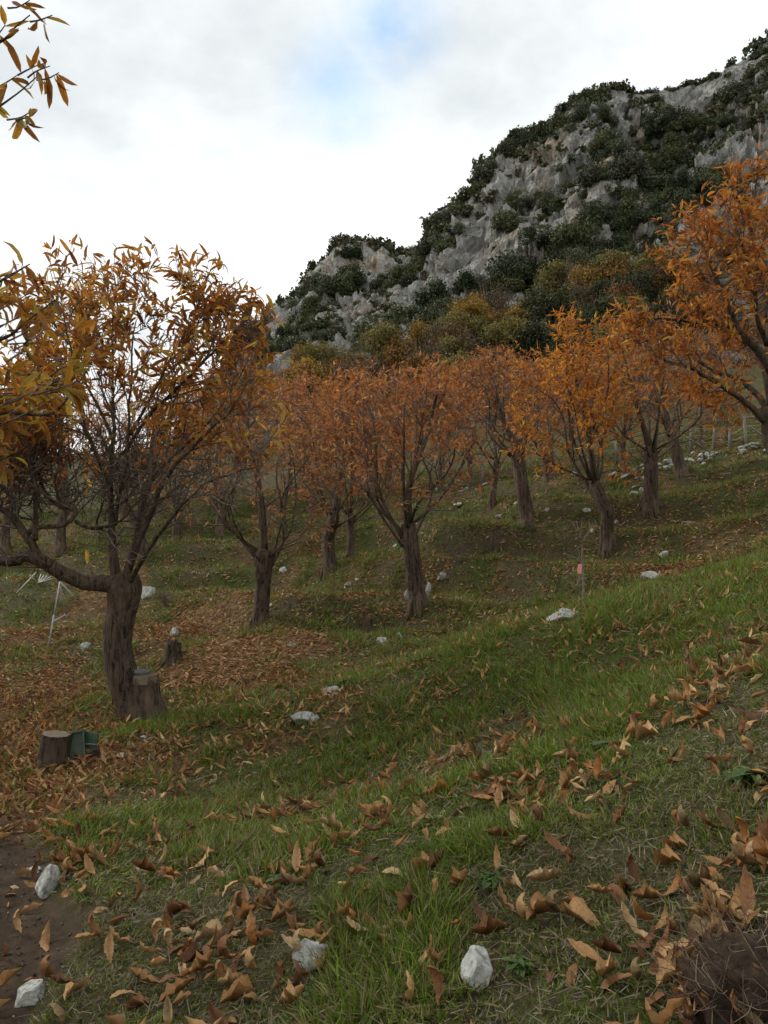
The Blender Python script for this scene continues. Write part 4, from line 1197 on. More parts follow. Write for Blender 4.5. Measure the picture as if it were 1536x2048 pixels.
# ------------------------------------------------------------------ grass
BL = []
for b0, w0 in ((0.25, 1.0), (0.6, 0.9), (-0.35, 1.1), (1.0, 0.8)):
    BL.append((np.array([(-.5 * w0, 0, 0), (.5 * w0, 0, 0), (-.38 * w0, .5, b0 * .16), (.38 * w0, .5, b0 * .16), (0, 1 - abs(b0) * .18, b0 * .6)]), np.array([(0, 1, 3), (0, 3, 2), (2, 3, 4)])))
BL1 = [(np.array([(-.5, 0, 0), (.5, 0, 0), (0, 1, 0.25)]), np.array([(0, 1, 2)])), (np.array([(-.5, 0, 0), (.5, 0, 0), (.3, .9, -0.3)]), np.array([(0, 1, 2)]))]
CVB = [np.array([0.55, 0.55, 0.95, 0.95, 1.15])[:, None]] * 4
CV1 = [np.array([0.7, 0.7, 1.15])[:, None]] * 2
def area_points(y0, y1, dens, margin):
    """points spread evenly over the ground between two distances, across the view and a margin"""
    xm = 0.60 * y1 + margin
    n = int(dens * (y1 - y0) * 2 * xm)
    x = rng.uniform(-xm, xm, n); y = rng.uniform(y0, y1, n)
    k = np.abs(x) < 0.60 * y + margin
    return x[k], y[k]
GREENS = np.array([(0.090, 0.140, 0.014), (0.120, 0.180, 0.020), (0.062, 0.102, 0.014), (0.155, 0.190, 0.028)])
DRY = np.array([(0.27, 0.22, 0.12), (0.18, 0.145, 0.072), (0.15, 0.125, 0.052)])
gmb = MB()
for y0, y1, dens, nbl, hgt, wid, tm, cv, margin in [(1.2, 3.2, 1150, 16, 0.068, 0.0056, BL, CVB, 0.45), (3.2, 5.4, 640, 14, 0.070, 0.0070, BL, CVB, 0.15), (5.4, 9.5, 330, 13, 0.085, 0.0105, BL1, CV1, 0.4),
                                     (9.5, 17, 110, 11, 0.11, 0.017, BL1, CV1, 0.4), (17, 36, 24, 10, 0.14, 0.034, BL1, CV1, 0.0)]:
    x, y = area_points(y0, y1, dens, margin)
    d_, l_, g_ = masks(x, y)
    tuft = 0.5 + 0.5 * fbm(x * 2.2, y * 2.2, 0, 3, 55)
    pr = (1 - d_) ** 2 * (1 - 0.85 * smooth(0.25, 0.8, l_)) * (0.62 + 0.38 * smooth(0.30, 0.6, tuft))
    # a bald dry patch or two on the bank
    pr *= 1 - 0.45 * np.exp(-(((x - 1.05) / 0.35) ** 2 + ((y - 2.9) / 0.45) ** 2))
    k = rng.uniform(size=len(x)) < pr
    x, y, g_, tuft = x[k], y[k], g_[k], tuft[k]
    n = len(x)
    z = zg(x, y)
    tr_ = 0.035 * (1 if y1 < 9 else 2.0)
    hs = hgt * (0.5 + 1.1 * smooth(0.38, 0.72, tuft)) * rng.uniform(0.6, 1.35, n)
    bi = np.repeat(np.arange(n), nbl)
    off = rng.normal(size=(len(bi), 2)) * tr_
    bx, by = x[bi] + off[:, 0], y[bi] + off[:, 1]
    pos = np.stack((bx, by, z[bi] - 0.01 + off[:, 0] * 0.3), -1)
    lean = rng.normal(size=(n, 2)) * 0.25
    dirs = np.stack((off[:, 0] / tr_ * 0.42 + lean[bi, 0] + rng.normal(size=len(bi)) * 0.3, off[:, 1] / tr_ * 0.42 + lean[bi, 1] + rng.normal(size=len(bi)) * 0.3, np.ones(len(bi)) * 0.85), -1)
    flat = rng.uniform(size=len(bi)) < 0.12
    dirs[:, 2] = np.where(flat, 0.12, dirs[:, 2]); pos[:, 2] += np.where(flat, 0.018, 0)
    R = frames(dirs, rng.normal(size=(len(bi), 3)))
    hh_ = hs[bi] * rng.uniform(0.5, 1.2, len(bi))
    ww_ = wid * rng.uniform(0.7, 1.35, len(bi))
    sc = np.stack((ww_, hh_, hh_), -1)
    pd = 0.27 - 0.20 * g_[bi] + 0.10 * smooth(9, 16, by)
    dry = rng.uniform(size=len(bi)) < np.where(flat, 0.85, pd)
    col = np.where(dry[:, None], DRY[rng.integers(0, 3, len(bi))], GREENS[rng.integers(0, 4, len(bi))])
    col = col * (1 + 0.16 * rng.normal(size=(n, 1)))[bi].clip(0.5, 1.6)
    scatter(tm, rng.integers(0, len(tm), len(bi)), pos, R, sc, col, gmb, cv)
for y0, y1, dens, ln, wd in [(1.2, 3.4, 2600, 0.055, 0.004), (3.4, 6.0, 700, 0.065, 0.006)]:
    x, y = area_points(y0, y1, dens, 0.2)
    d_, l_, g_ = masks(x, y)
    k = rng.uniform(size=len(x)) < (1 - d_) * (1 - 0.7 * smooth(.3, .8, l_)); x, y = x[k], y[k]; n = len(x)
    pos = np.stack((x, y, zg(x, y) + rng.uniform(0.004, 0.022, n)), -1)
    a = rng.uniform(0, 2 * PI, n)
    dirs = np.stack((np.cos(a), np.sin(a), rng.normal(size=n) * 0.25 + 0.3 * np.cos(a)), -1)
    hh_ = ln * rng.uniform(.5, 1.5, n)
    col = np.array([(0.24, 0.195, 0.115), (0.15, 0.12, 0.07), (0.085, 0.065, 0.038), (0.19, 0.17, 0.12)])[rng.integers(0, 4, n)] * rng.uniform(.7, 1.2, (n, 1))
    scatter(BL1, rng.integers(0, 2, n), pos, frames(dirs, np.array((0, 0, 1.0))[None] + 0.5 * rng.normal(size=(n, 3))), np.stack((wd * rng.uniform(.6, 1.3, n), hh_, hh_), -1), col, gmb, CV1)
me = gmb.mesh('grass'); me.materials.append(M['grass'])
tag(link('grass', me), 'short green and straw coloured grass covering the bank and terraces', 'grass', None, 'stuff')

# ------------------------------------------------------------------ fallen leaves
lit_mb = MB()
near_leaves = []
def ground_frames(x, y, tilt):
    e = 0.08
    gx = (zg(x + e, y, False) - zg(x - e, y, False)) / (2 * e); gy = (zg(x, y + e, False) - zg(x, y - e, False)) / (2 * e)
    n = np.stack((-gx, -gy, np.ones(len(x))), -1)
    n = n + tilt[:, None] * rng.normal(size=(len(x), 3)) * 0.6
    n /= np.linalg.norm(n, axis=1)[:, None]
    a = rng.normal(0.15, 0.75, len(x)) + PI * rng.integers(0, 2, len(x))      # leaves slip round to lie along the contour
    d = np.stack((np.cos(a), np.sin(a), np.zeros(len(x))), -1)
    d = d - n * (d * n).sum(1)[:, None]
    return frames(d, n)
PILE = hit(1450, 1888); PILE2 = hit(1360, 1985); MOUND = hit(1545, 2046)
for y0, y1, base, gain, tm, size, margin in [(1.25, 5.0, 120, 400, ground_hi, 0.122, 0.3), (5.0, 9.0, 150, 520, ground_mid, 0.092, 0.4), (9.0, 16, 270, 440, litter_lo, 0.088, 0.5), (16, 34, 100, 120, litter_lo, 0.110, 0.0)]:
    x, y = area_points(y0, y1, base + gain, margin)
    d_, l_, g_ = masks(x, y)
    cl = smooth(0.0, 0.42, fbm(x * 2.6 + 5, y * 2.6, 0, 3, 66))
    dens = base * (0.45 + 1.35 * cl) * np.where(d_ > 0.5, 0.45, 1) + gain * l_ * (1 - 0.75 * d_)
    k = rng.uniform(size=len(x)) < dens / (base + gain)
    x, y, d_, l_ = x[k], y[k], d_[k], l_[k]
    if y0 < 2:
        m_ = 46
        a = rng.normal(size=(m_, 2))
        px = np.concatenate((PILE[0] + a[:28, 0] * 0.16, PILE2[0] + a[28:, 0] * 0.06)); py = np.concatenate((PILE[1] + a[:28, 1] * 0.05, PILE2[1] + a[28:, 1] * 0.09))
        x = np.concatenate((x, px)); y = np.concatenate((y, py)); d_ = np.concatenate((d_, np.zeros(m_))); l_ = np.concatenate((l_, np.full(m_, 0.8)))
    n = len(x)
    lift = np.where(d_ > 0.5, 0.008, rng.uniform(0.008, 0.036, n))
    pos = np.stack((x, y, zg(x, y) + lift), -1)
    R = ground_frames(x, y, np.where(d_ > .5, 0.25, rng.uniform(0.05, 0.34, n)))
    sc = size * rng.uniform(0.6, 1.3, n)
    col = pick_colors(n, *PAL_GROUND, 0.2)
    ti = rng.integers(0, len(tm), n)
    u, v, d = project(pos)
    vis = (u > 0) & (u < 1536) & (v > 0) & (v < 2048)
    ind = np.zeros(n, bool)
    if y0 < 2:
        order = np.argsort(np.where(vis, -sc / d, 0))[:300]
        ind[order] = True
        pal = PAL_GROUND[0]
        bank = []
        for c in pal:
            for vv, ff, cv in tm:
                q = make_mesh('fallen_leaf', vv, ff, np.array(c)[None] * cv, True); q.materials.append(M['litter']); bank.append(q)
        for q in order:
            ci = int(rng.choice(7, p=np.array(PAL_GROUND[1]) / sum(PAL_GROUND[1])))
            o = link('fallen_leaf', bank[ci * len(tm) + ti[q]])
            Mx = Matrix([list(R[q][0]), list(R[q][1]), list(R[q][2])]).to_4x4()
            o.matrix_basis = Matrix.Translation(Vector(pos[q])) @ Mx @ Matrix.Diagonal((sc[q],) * 3 + (1,))
            if d_[q] > 0.5: tag(o, 'curled brown chestnut leaf lying on the bare dirt path', 'leaf', 'fallen leaves on the dirt path')
            elif np.hypot(pos[q][0] - PILE[0], pos[q][1] - PILE[1]) < 0.45: tag(o, 'dry brown leaf in the heap beside the root mound, lower right', 'leaf', 'fallen leaves heaped by the root mound')
            else:
                zone = 'at the lower left beside the path' if u[q] < 450 else ('around the two white rocks at the bottom' if v[q] > 1800 and u[q] < 1150 else ('in the middle of the near bank' if u[q] < 1000 else 'on the right of the near bank'))
                tag(o, 'curled dry chestnut leaf in the grass ' + zone, 'leaf', 'fallen leaves ' + zone)
    tm2 = ground_stuff if y0 < 2 else tm
    tv, cv = strip(tm2)
    scatter(tv, np.where(ind, -1, ti % len(tm2)), pos, R, sc, col, lit_mb, cv)
me = lit_mb.mesh('leaf_litter'); me.materials.append(M['litter'])
tag(link('leaf_litter', me), 'brown fallen chestnut leaves carpeting the ground under the trees', 'leaves', None, 'stuff')

# ------------------------------------------------------------------ rocks
import bmesh
def ico(sub):
    bm = bmesh.new(); bmesh.ops.create_icosphere(bm, subdivisions=sub, radius=1.0)
    V = np.array([v.co[:] for v in bm.verts]); F = np.array([[v.index for v in f.verts] for f in bm.faces]); bm.free()
    return V, F
ICO3, ICO2 = ico(4), ico(2)
def rock_shape(seed, hi=True, planes=9):
    r = np.random.default_rng(seed)
    V, F = ICO3 if hi else ICO2
    V = V.copy()
    for k in range(planes):
        n = unit(r.normal(size=3)); o = r.uniform(0.30, 0.80)
        dd = V @ n - o
        V = V - np.maximum(dd, 0)[:, None] * n * 0.93
    V = V * (1 + 0.14 * fbm(V[:, 0] * 2.5, V[:, 1] * 2.5, V[:, 2] * 2.5 + seed, 3, seed))[:, None]
    if hi: V = V * (1 + 0.03 * fbm(V[:, 0] * 9, V[:, 1] * 9, V[:, 2] * 9, 2, seed + 1))[:, None]
    V /= np.abs(V).max(0)
    return V, F
def rock(u, v, w, h, label, mat='pale_rock', seed=0, rz=0.0, tilt=0.0, name='rock', hi=True, sink=0.28, group='limestone rocks in the grass'):
    """w, h: size in pixels of the photograph; v: lower edge of the rock"""
    p = hit(u, v)
    k = p[1] / FPX
    W, H = w * k / 2, h * k / 2
    V, F = rock_shape(seed, hi)
    V = V * np.array((W, W * 0.8, H * (1 + sink)))
    me = make_mesh('rock', V, F, None, False); me.materials.append(M[mat])
    o = link(name, me, None, None, p + np.array((0, W * 0.3, H * (0.68 - sink))))
    o.rotation_euler = (0, tilt, rz)
    tag(o, label, 'rock', group)
rock(615, 1945, 72, 62, 'white rock in the grass at bottom centre, left of its pair', seed=1, rz=.4, tilt=.3)
rock(968, 1966, 98, 88, 'large white angular rock in the grass at bottom right of centre', seed=2, rz=1.0, tilt=-.3)
rock(95, 1795, 52, 66, 'tall white rock embedded in the edge of the dirt path', seed=3, rz=.2, tilt=.4)
rock(44, 2015, 84, 46, 'flat white rock on the dirt path in the bottom left corner', seed=4, rz=-.3, sink=.15)
rock(68, 1746, 26, 10, 'small white stone chip on the dirt path above the tall white rock', seed=5, hi=False)
rock(1132, 1240, 78, 30, 'long grey rock at the crest of the bank below the tagged sapling', 'grey_rock', 6, .1)
rock(1303, 1162, 44, 24, 'pale rock on the bank to the right of the tagged sapling', seed=7, rz=.5)
rock(606, 1450, 64, 28, 'grey flat rock in the bank grass left of centre', 'grey_rock', 8, .2, -.15)
rock(664, 1392, 38, 20, 'rounded grey rock with dark weeds behind it on the bank', 'grey_rock', 9, .3)
rock(290, 1198, 34, 32, 'pale triangular rock just right of the nearest trunk', seed=10, tilt=.5)
rock(346, 1272, 22, 26, 'small white upright rock above the hollow stump', seed=11, tilt=-.3)
rock(171, 1300, 24, 18, 'pale rock in the leaves beside the white airer', seed=12)
rock(291, 1482, 34, 14, 'flat pale stone in front of the nearest trunk', seed=13, sink=.1)
rock(247, 1517, 26, 10, 'thin pale stone among leaves right of the green box', seed=14, sink=.1)
rock(583, 1293, 24, 13, 'grey stone in the leaf litter below the slim chestnut', 'grey_rock', 15)
rock(762, 1290, 30, 17, 'white stone in the gully at the centre of the picture', seed=16)
rock(800, 1277, 15, 15, 'small grey stone right of the white gully stone', seed=17, hi=False, mat='grey_rock')
rock(862, 1310, 12, 16, 'small upright pale stone at the crest of the bank', seed=18, hi=False)
rock(884, 1158, 34, 14, 'low pale rock right of the forked middle tree', 'grey_rock', 19)
rock(818, 1200, 20, 26, 'pale rock against the left foot of the forked middle tree', seed=20)
rock(856, 1190, 14, 30, 'pale rock half hidden behind the foot of the forked middle tree', seed=21)
rock(566, 1146, 18, 14, 'pale rock on the terrace behind the slim chestnut', seed=22, hi=False)
rock(1000, 1037, 18, 10, 'pale rock on the terrace left of the thick trunk', seed=23, hi=False)
rock(1034, 1012, 14, 16, 'pale rock touching the left side of the thick trunk', seed=24, hi=False)
rock(920, 1012, 26, 9, 'flat white rock on the far green terrace', seed=25, hi=False)
rock(1178, 1026, 24, 10, 'pale rock left of the leaning golden tree trunk', seed=26, hi=False)
rock(1330, 1113, 18, 14, 'white rock in the dark hollow right of the golden tree', seed=27, hi=False)
rock(1458, 1042, 34, 13, 'pale long rock on the right terrace', seed=28, hi=False)
rock(1385, 1048, 44, 7, 'thin pale slab lying on the right terrace', seed=29, hi=False, sink=.05)
rock(1270, 992, 20, 12, 'pale stone left of the flared foot of the forked right tree', seed=30, hi=False)
rock(1283, 985, 12, 14, 'small stone touching the flared foot of the forked right tree', seed=31, hi=False)
rock(1095, 1022, 12, 8, 'small pale stone between thick trunk and golden tree', seed=32, hi=False)
rock(700, 1172, 24, 9, 'grey stone in front of the dark trunked chestnut', 'grey_rock', 33, hi=False)
rock(717, 1166, 14, 8, 'tiny pale stone right of the dark trunk', seed=34, hi=False)
rock(790, 1095, 18, 12, 'pale stone on the dark bank behind the forked tree', seed=35, hi=False)
rock(540, 1215, 10, 12, 'tiny pale stone right of the slim chestnut knot', seed=36, hi=False)
rock(1233, 1055, 12, 10, 'small pale stone right of the golden tree trunk', seed=37, hi=False)
rock(1185, 1065, 12, 9, 'small pale stone beside the golden tree trunk on its left', seed=38, hi=False)

# loose stones of the tumbled terrace wall
stone_var = []
for q in range(8):
    V, F = rock_shape(200 + q, False, 7)
    me = make_mesh('stone', V, F); me.materials.append(M['grey_rock'] if q % 3 else M['pale_rock']); stone_var.append(me)
for line, n, label in [([(1062, 962), (1110, 958), (1160, 952), (1212, 945)], 26, 'tumbled heap of white stones behind the two slim trunks'),
                       ([(1305, 938), (1345, 930), (1390, 925), (1418, 920)], 22, 'tumbled white stones behind the slanting bare trunk'),
                       ([(1440, 915), (1480, 906), (1520, 902), (1560, 896)], 22, 'tumbled white stone wall at the right edge below the fence'),
                       ([(880, 985), (920, 980), (960, 978)], 12, 'scattered white stones left of the slender straight chestnut'),
                       ([(1225, 958), (1260, 950), (1290, 945)], 11, 'loose stones by the trunk between forked and golden tree')]:
    a = hit(*line[0])
    w_ = empty('stone_heap', a, label, 'stones', 'remains of the terrace wall')
    P_ = np.array([hit(*l) for l in line])
    t = np.sort(rng.uniform(0, len(line) - 1.001, n))
    for q in t:
        i = int(q); p = P_[i] * (1 - (q - i)) + P_[i + 1] * (q - i)
        p = p + np.array((rng.normal() * .2, rng.normal() * .35, 0))
        p[2] = float(zg(p[0], p[1])) + rng.choice((0.03, 0.05, 0.12, 0.2), p=(.35, .3, .25, .1))
        o = link('stone', stone_var[int(rng.integers(0, 8))], None, w_)
        sz = rng.uniform(0.05, 0.14)
        o.location = p - a; o.scale = (sz * rng.uniform(.8, 1.5), sz, sz * rng.uniform(.55, .9)); o.rotation_euler = (rng.uniform(-.4, .4), rng.uniform(-.4, .4), rng.uniform(0, 6))

# ------------------------------------------------------------------ fence along the upper terrace
fposts = [(905, 975, 44), (965, 965, 44), (1025, 952, 46), (1110, 942, 46), (1166, 938, 44), (1235, 928, 44), (1242, 930, 40), (1380, 908, 52), (1427, 902, 44), (1460, 898, 40), (1493, 893, 64), (1560, 885, 60)]
fb = hit(1166, 938)
fen = empty('fence', fb, 'weathered post and wire fence along the upper terrace', 'fence')
tops = []
for q, (u, v, h) in enumerate(fposts):
    p = hit(u, v); k = p[1] / FPX; Hh = h * k
    lean = np.array((rng.normal() * .05, rng.normal() * .04, 0))
    me = make_mesh('post', tube(np.array((p - (0, 0, .2), p + lean * .5 + (0, 0, Hh * .5), p + lean + (0, 0, Hh))) - fb, (0.055, 0.05, 0.045), 7)[0], tube(np.array((p - (0, 0, .2), p + lean * .5 + (0, 0, Hh * .5), p + lean + (0, 0, Hh))), (0.055, 0.05, 0.045), 7)[1], None, True)
    me.materials.append(M['post']); link('post', me, None, fen)
    tops.append((p, p + lean + np.array((0, 0, min(Hh, 1.0)))))
for a, b_, c_, d_ in [(1366, 870, 1414, 902), (1498, 852, 1545, 886)]:
    p2 = hit(c_, d_); p1 = P(a, b_, p2[1])
    V, F = tube(np.array((p1, (p1 + p2) / 2, p2)) - fb, (0.035, 0.035, 0.035), 6)
    me = make_mesh('brace', V, F, None, True); me.materials.append(M['post']); link('brace', me, None, fen)
for hgt in (0.35, 0.65, 0.95):
    mb = MB()
    for (a, b_), (c_, d_) in zip(tops[:-1], tops[1:]):
        p1, p2 = a * (1 - hgt) + b_ * hgt, c_ * (1 - hgt) + d_ * hgt
        mb.add(*tube(np.array((p1, (p1 + p2) / 2 - (0, 0, .02), p2)) - fb, (0.006,) * 3, 4, False))
    me = mb.mesh('wire'); me.materials.append(M['wire']); link('wire', me, None, fen)

# ------------------------------------------------------------------ stumps
def stump(u, v, w, h, label, seed, taper=0.72, roots=5, hollow=False, lean=0.0):
    p = hit(u, v); k = p[1] / FPX
    W, H = w * k / 2, h * k
    e = empty('tree_stump', p, label, 'stump')
    pts = np.array(((0, 0, -.15), (0, 0, 0.0), (lean * H * .3, 0, H * .3), (lean * H * .7, 0, H * .7), (lean * H, 0, H)))
    rad = np.array((W * 1.15, W, W * (taper * .5 + .5), W * (taper + .04), W * taper))
    a, b_ = resample(pts, rad, 14)
    V, F = tube(a, b_, 24, cap=False, bark=0.14, seed=seed, bscale=1.8)
    if hollow:
        V[-24:, 2] += np.random.default_rng(seed).uniform(-.25, .15, 24) * H
    me = make_mesh('bark', V, F, None, True); me.materials.append(M['stump']); link('bark', me, None, e)
    th = np.arange(24) * 2 * PI / 24
    top = V[-24:] * np.array((1, 1, 1.0))
    c0 = top.mean(0) - np.array((0, 0, H * (0.35 if hollow else 0.0)))
    inn = c0 + (top - top.mean(0)) * 0.55 + np.array((0, 0, 0.0))
    V2 = np.concatenate((top, inn, [c0])); F2 = []
    for j in range(24):
        q = (j + 1) % 24
        F2 += [(j, q, 24 + q), (j, 24 + q, 24 + j), (24 + j, 24 + q, 48)]
    me = make_mesh('cut_face', V2, np.array(F2)); me.materials.append(M['cut']); link('cut_face', me, None, e)
    r = np.random.default_rng(seed)
    for q in range(roots):
        az = 2 * PI * q / roots + r.uniform(-.3, .3)
        d = np.array((math.cos(az), math.sin(az), 0))
        V, F = tube(np.array((d * W * .6 + (0, 0, H * .28), d * W * 1.05 + (0, 0, H * .07), d * W * 1.6 - (0, 0, .04))), (W * .28, W * .2, W * .07), 8, bark=.15, seed=q)
        me = make_mesh('root', V, F, None, True); me.materials.append(M['stump']); link('root', me, None, e)
    return p, k
stump(104, 1532, 68, 60, 'broad sawn stump beside the dirt path with the green box leaning on it', 11, 0.80, 4, lean=0.12)
stump(346, 1330, 44, 46, 'dark hollow stump with spreading roots behind the nearest tree', 12, 0.62, 6, True)
stump(730, 1268, 26, 30, 'small rotten stump in the gully left of the forked middle tree', 13, 0.6, 3, True, 0.3)

# ------------------------------------------------------------------ green box leaning against the stump
gp = hit(172, 1514) + np.array((0, -0.12, 0.02)); kg = gp[1] / FPX * 1.12
gb = empty('green_box', gp, 'small dark green plastic box lying open against the broad stump', 'box')
def gbox(name, c, s, rot, mat, parent):
    V, F = box(c, s, Matrix.Rotation(rot[0], 3, 'X') @ Matrix.Rotation(rot[1], 3, 'Y') @ Matrix.Rotation(rot[2], 3, 'Z'))
    me = make_mesh(name, V, F); me.materials.append(M[mat]); return link(name, me, None, parent)
W = 34 * kg; Hh = 44 * kg
ry = -0.20
body = gbox('panel', (-10 * kg, 0, Hh * .5), (W, 0.02, Hh), (-.25, ry, .15), 'green', gb)
for c, s_ in [((-10 * kg - W * .5, -.005, Hh * .5), (0.012, 0.045, Hh * 1.02)), ((-10 * kg + W * .5, -.005, Hh * .5), (0.012, 0.045, Hh * 1.02)), ((-10 * kg, -.005, Hh), (W * 1.05, 0.045, 0.014)), ((-10 * kg, -.005, 0.01), (W * 1.05, 0.045, 0.014))]:
    cc_ = Matrix.Rotation(ry, 3, 'Y') @ Vector((c[0] + 10 * kg, c[1], c[2] - Hh * .5))
    gbox('rim', (cc_[0] - 10 * kg, c[1], cc_[2] + Hh * .5), s_, (-.25, ry, .15), 'green', body)
lid = gbox('lid', (16 * kg, .02, Hh * .66), (28 * kg, 0.016, 28 * kg), (-.1, .12, -.35), 'green', gb)
V, F = tube(np.array(((6 * kg, -.01, Hh * .55), (18 * kg, -.02, Hh * .56), (29 * kg, -.01, Hh * .52))), (0.009, 0.009, 0.009), 7)
me = make_mesh('handle', V, F, None, True); me.materials.append(M['dark_metal']); link('handle', me, None, gb)
V, F = rock_shape(71, True); V = V * np.array((16 * kg, 12 * kg, 9 * kg)) + np.array((20 * kg, .06, 7 * kg))
me = make_mesh('clod', V, F); me.materials.append(M['soil'])
tag(link('soil_clod', me, None, None, gp), 'clod of brown soil behind the open green box', 'soil')

# ------------------------------------------------------------------ grey bowl on the sawn stem
bw = np.array(cf) + np.array((-7 * k1, -0.02, 0.014))
prof = [(0, 0.012), (0.045, 0.012), (0.06, 0.03), (0.066, 0.045), (0.073, 0.05), (0.080, 0.044), (0.080, 0.022), (0.068, 0.004), (0.03, 0.0), (0, 0.0)]
V, F = [], []
ns = 24
for r_, z_ in prof:
    for j in range(ns): V.append((r_ * math.cos(j * 2 * PI / ns), r_ * math.sin(j * 2 * PI / ns) * .9, z_))
for i_ in range(len(prof) - 1):
    for j in range(ns):
        a, b_ = i_ * ns + j, i_ * ns + (j + 1) % ns
        F += [(a, b_, b_ + ns), (a, b_ + ns, a + ns)]
me = make_mesh('bowl', np.array(V), np.array(F), None, True); me.materials.append(M['bowl'])
o = tag(link('bowl', me, None, None, bw), 'small grey bowl resting on the sawn stem of the nearest tree', 'bowl')
o.rotation_euler = (0.05, 0.06, 0)

# ------------------------------------------------------------------ white folding airer
ap = hit(97, 1295); Ya = ap[1]
air = empty('clothes_airer', ap, 'white metal folding airer standing askew under the long low limb', 'airer')
def rod(name, a, b_, r_, parent=air, mat='metal'):
    pa, pb = P(a[0], a[1], Ya + (a[2] if len(a) > 2 else 0)), P(b_[0], b_[1], Ya + (b_[2] if len(b_) > 2 else 0))
    V, F = tube(np.array((pa, (pa + pb) / 2, pb)) - ap, (r_, r_, r_), 7)
    me = make_mesh(name, V, F, None, True); me.materials.append(M[mat]); return link(name, me, None, parent)
rod('leg', (96, 1300), (108, 1230), 0.014); rod('leg', (108, 1230), (120, 1164, .1), 0.013); rod('leg', (120, 1164, .1), (132, 1230, .5), 0.012)
rod('brace', (104, 1244), (132, 1229, .5), 0.009)
rod('foot', (130, 1228, .5), (134, 1234, .5), 0.02)
rod('rail', (33, 1186), (72, 1145, .4), 0.010); rod('rail', (120, 1164, .1), (153, 1198, .2), 0.010); rod('rail', (60, 1150, .1), (75, 1167, .2), 0.009)
for q in range(5): rod('slat', (76 + q * 1.0, 1166 - q * .3, .3), (82 + q * 6.0, 1148 + q * 2.2, .6), 0.008)

# ------------------------------------------------------------------ sapling with card and stake
sp_ = hit(1163, 1209); Ys = sp_[1]
sap = empty('sapling', sp_, 'bare young sapling with a pink card tied to it, on the bank', 'sapling')
def srod(name, pl, r0, r1, mat='twig', n=8, sides=6):
    L, R_ = resample(np.array([P(p[0], p[1], Ys + (p[2] if len(p) > 2 else 0)) for p in pl]) - sp_, np.linspace(r0, r1, len(pl)), n)
    me = make_mesh(name, *tube(L, R_, sides), None, True); me.materials.append(M[mat]); return link(name, me, None, sap)
srod('stem', [(1161, 1215), (1161, 1180), (1156, 1165), (1163, 1140), (1164, 1110), (1165, 1080), (1163, 1060), (1164, 1043)], 0.011, 0.005, 'twig')
srod('stake', [(1168, 1212, .03), (1167, 1160, .03), (1166, 1115, .03)], 0.012, 0.011, 'post')
for pl in [[(1164, 1080), (1155, 1062), (1145, 1046), (1136, 1040)], [(1164, 1072), (1157, 1058), (1152, 1042)], [(1165, 1082), (1174, 1068), (1181, 1058), (1178, 1045)], [(1164, 1084), (1180, 1060), (1192, 1040)],
           [(1162, 1126), (1152, 1116), (1140, 1112), (1130, 1108)], [(1162, 1120), (1158, 1108), (1155, 1095)], [(1156, 1165), (1151, 1172), (1140, 1165), (1134, 1162)], [(1163, 1158), (1172, 1157), (1178, 1150)], [(1156, 1165), (1158, 1150)]]:
    srod('branch', pl, 0.005, 0.0025, 'post', n=7, sides=4)
cx_ = P(1159.5, 1138, Ys - .02) - sp_
V, F = box((0, 0, 0), (9 * Ys / FPX, 0.003, 19 * Ys / FPX), Matrix.Rotation(0.10, 3, 'Y') @ Matrix.Rotation(0.25, 3, 'Z'))
me = make_mesh('card', V + cx_, F); me.materials.append(M['pink']); o = link('card', me, None, sap); o['label'] = 'pink printed card tied to the stem'
V, F = tube(np.array((P(1163, 1128, Ys), P(1166, 1129, Ys + .03), P(1163, 1131, Ys))) - sp_, (0.003,) * 3, 5)
me = make_mesh('tie', V, F); me.materials.append(M['dark_metal']); link('tie', me, None, sap)

# ------------------------------------------------------------------ bare twiggy shrubs on the banks
def twig_shrub(u, v, h, label, seed, n=16):
    p = hit(u, v); k = p[1] / FPX; r = np.random.default_rng(seed)
    mb = MB()
    for q in range(n):
        d = np.array((r.normal() * .5, r.normal() * .5, 1.0)); L = h * k * r.uniform(.5, 1)
        e_ = unit(d) * L
        mb.add(*tube(np.array(((0, 0, -.03), e_ * .5 + r.normal(size=3) * .03, e_)), (0.006, 0.004, 0.002), 4, False))
        for w_ in range(3):
            a_ = e_ * r.uniform(.4, .9)
            mb.add(*tube(np.array((a_, a_ + unit(d + r.normal(size=3) * .8) * L * .3)), (0.003, 0.0015), 3, False))
    me = mb.mesh('shrub'); me.materials.append(M['twig'])
    tag(link('bare_shrub', me, None, None, p), label, 'shrub', 'bare shrubs')
twig_shrub(915, 1128, 80, 'leafless twiggy shrub on the dark bank right of the forked tree', 1)
twig_shrub(330, 1215, 40, 'low dark twiggy shrub on the bank right of the nearest trunk', 2, 26)
twig_shrub(985, 1110, 45, 'low bare shrub on the bank below the thick trunk', 3, 22)
twig_shrub(1060, 1062, 24, 'sprouts round the foot of the thick trunk', 4, 24)

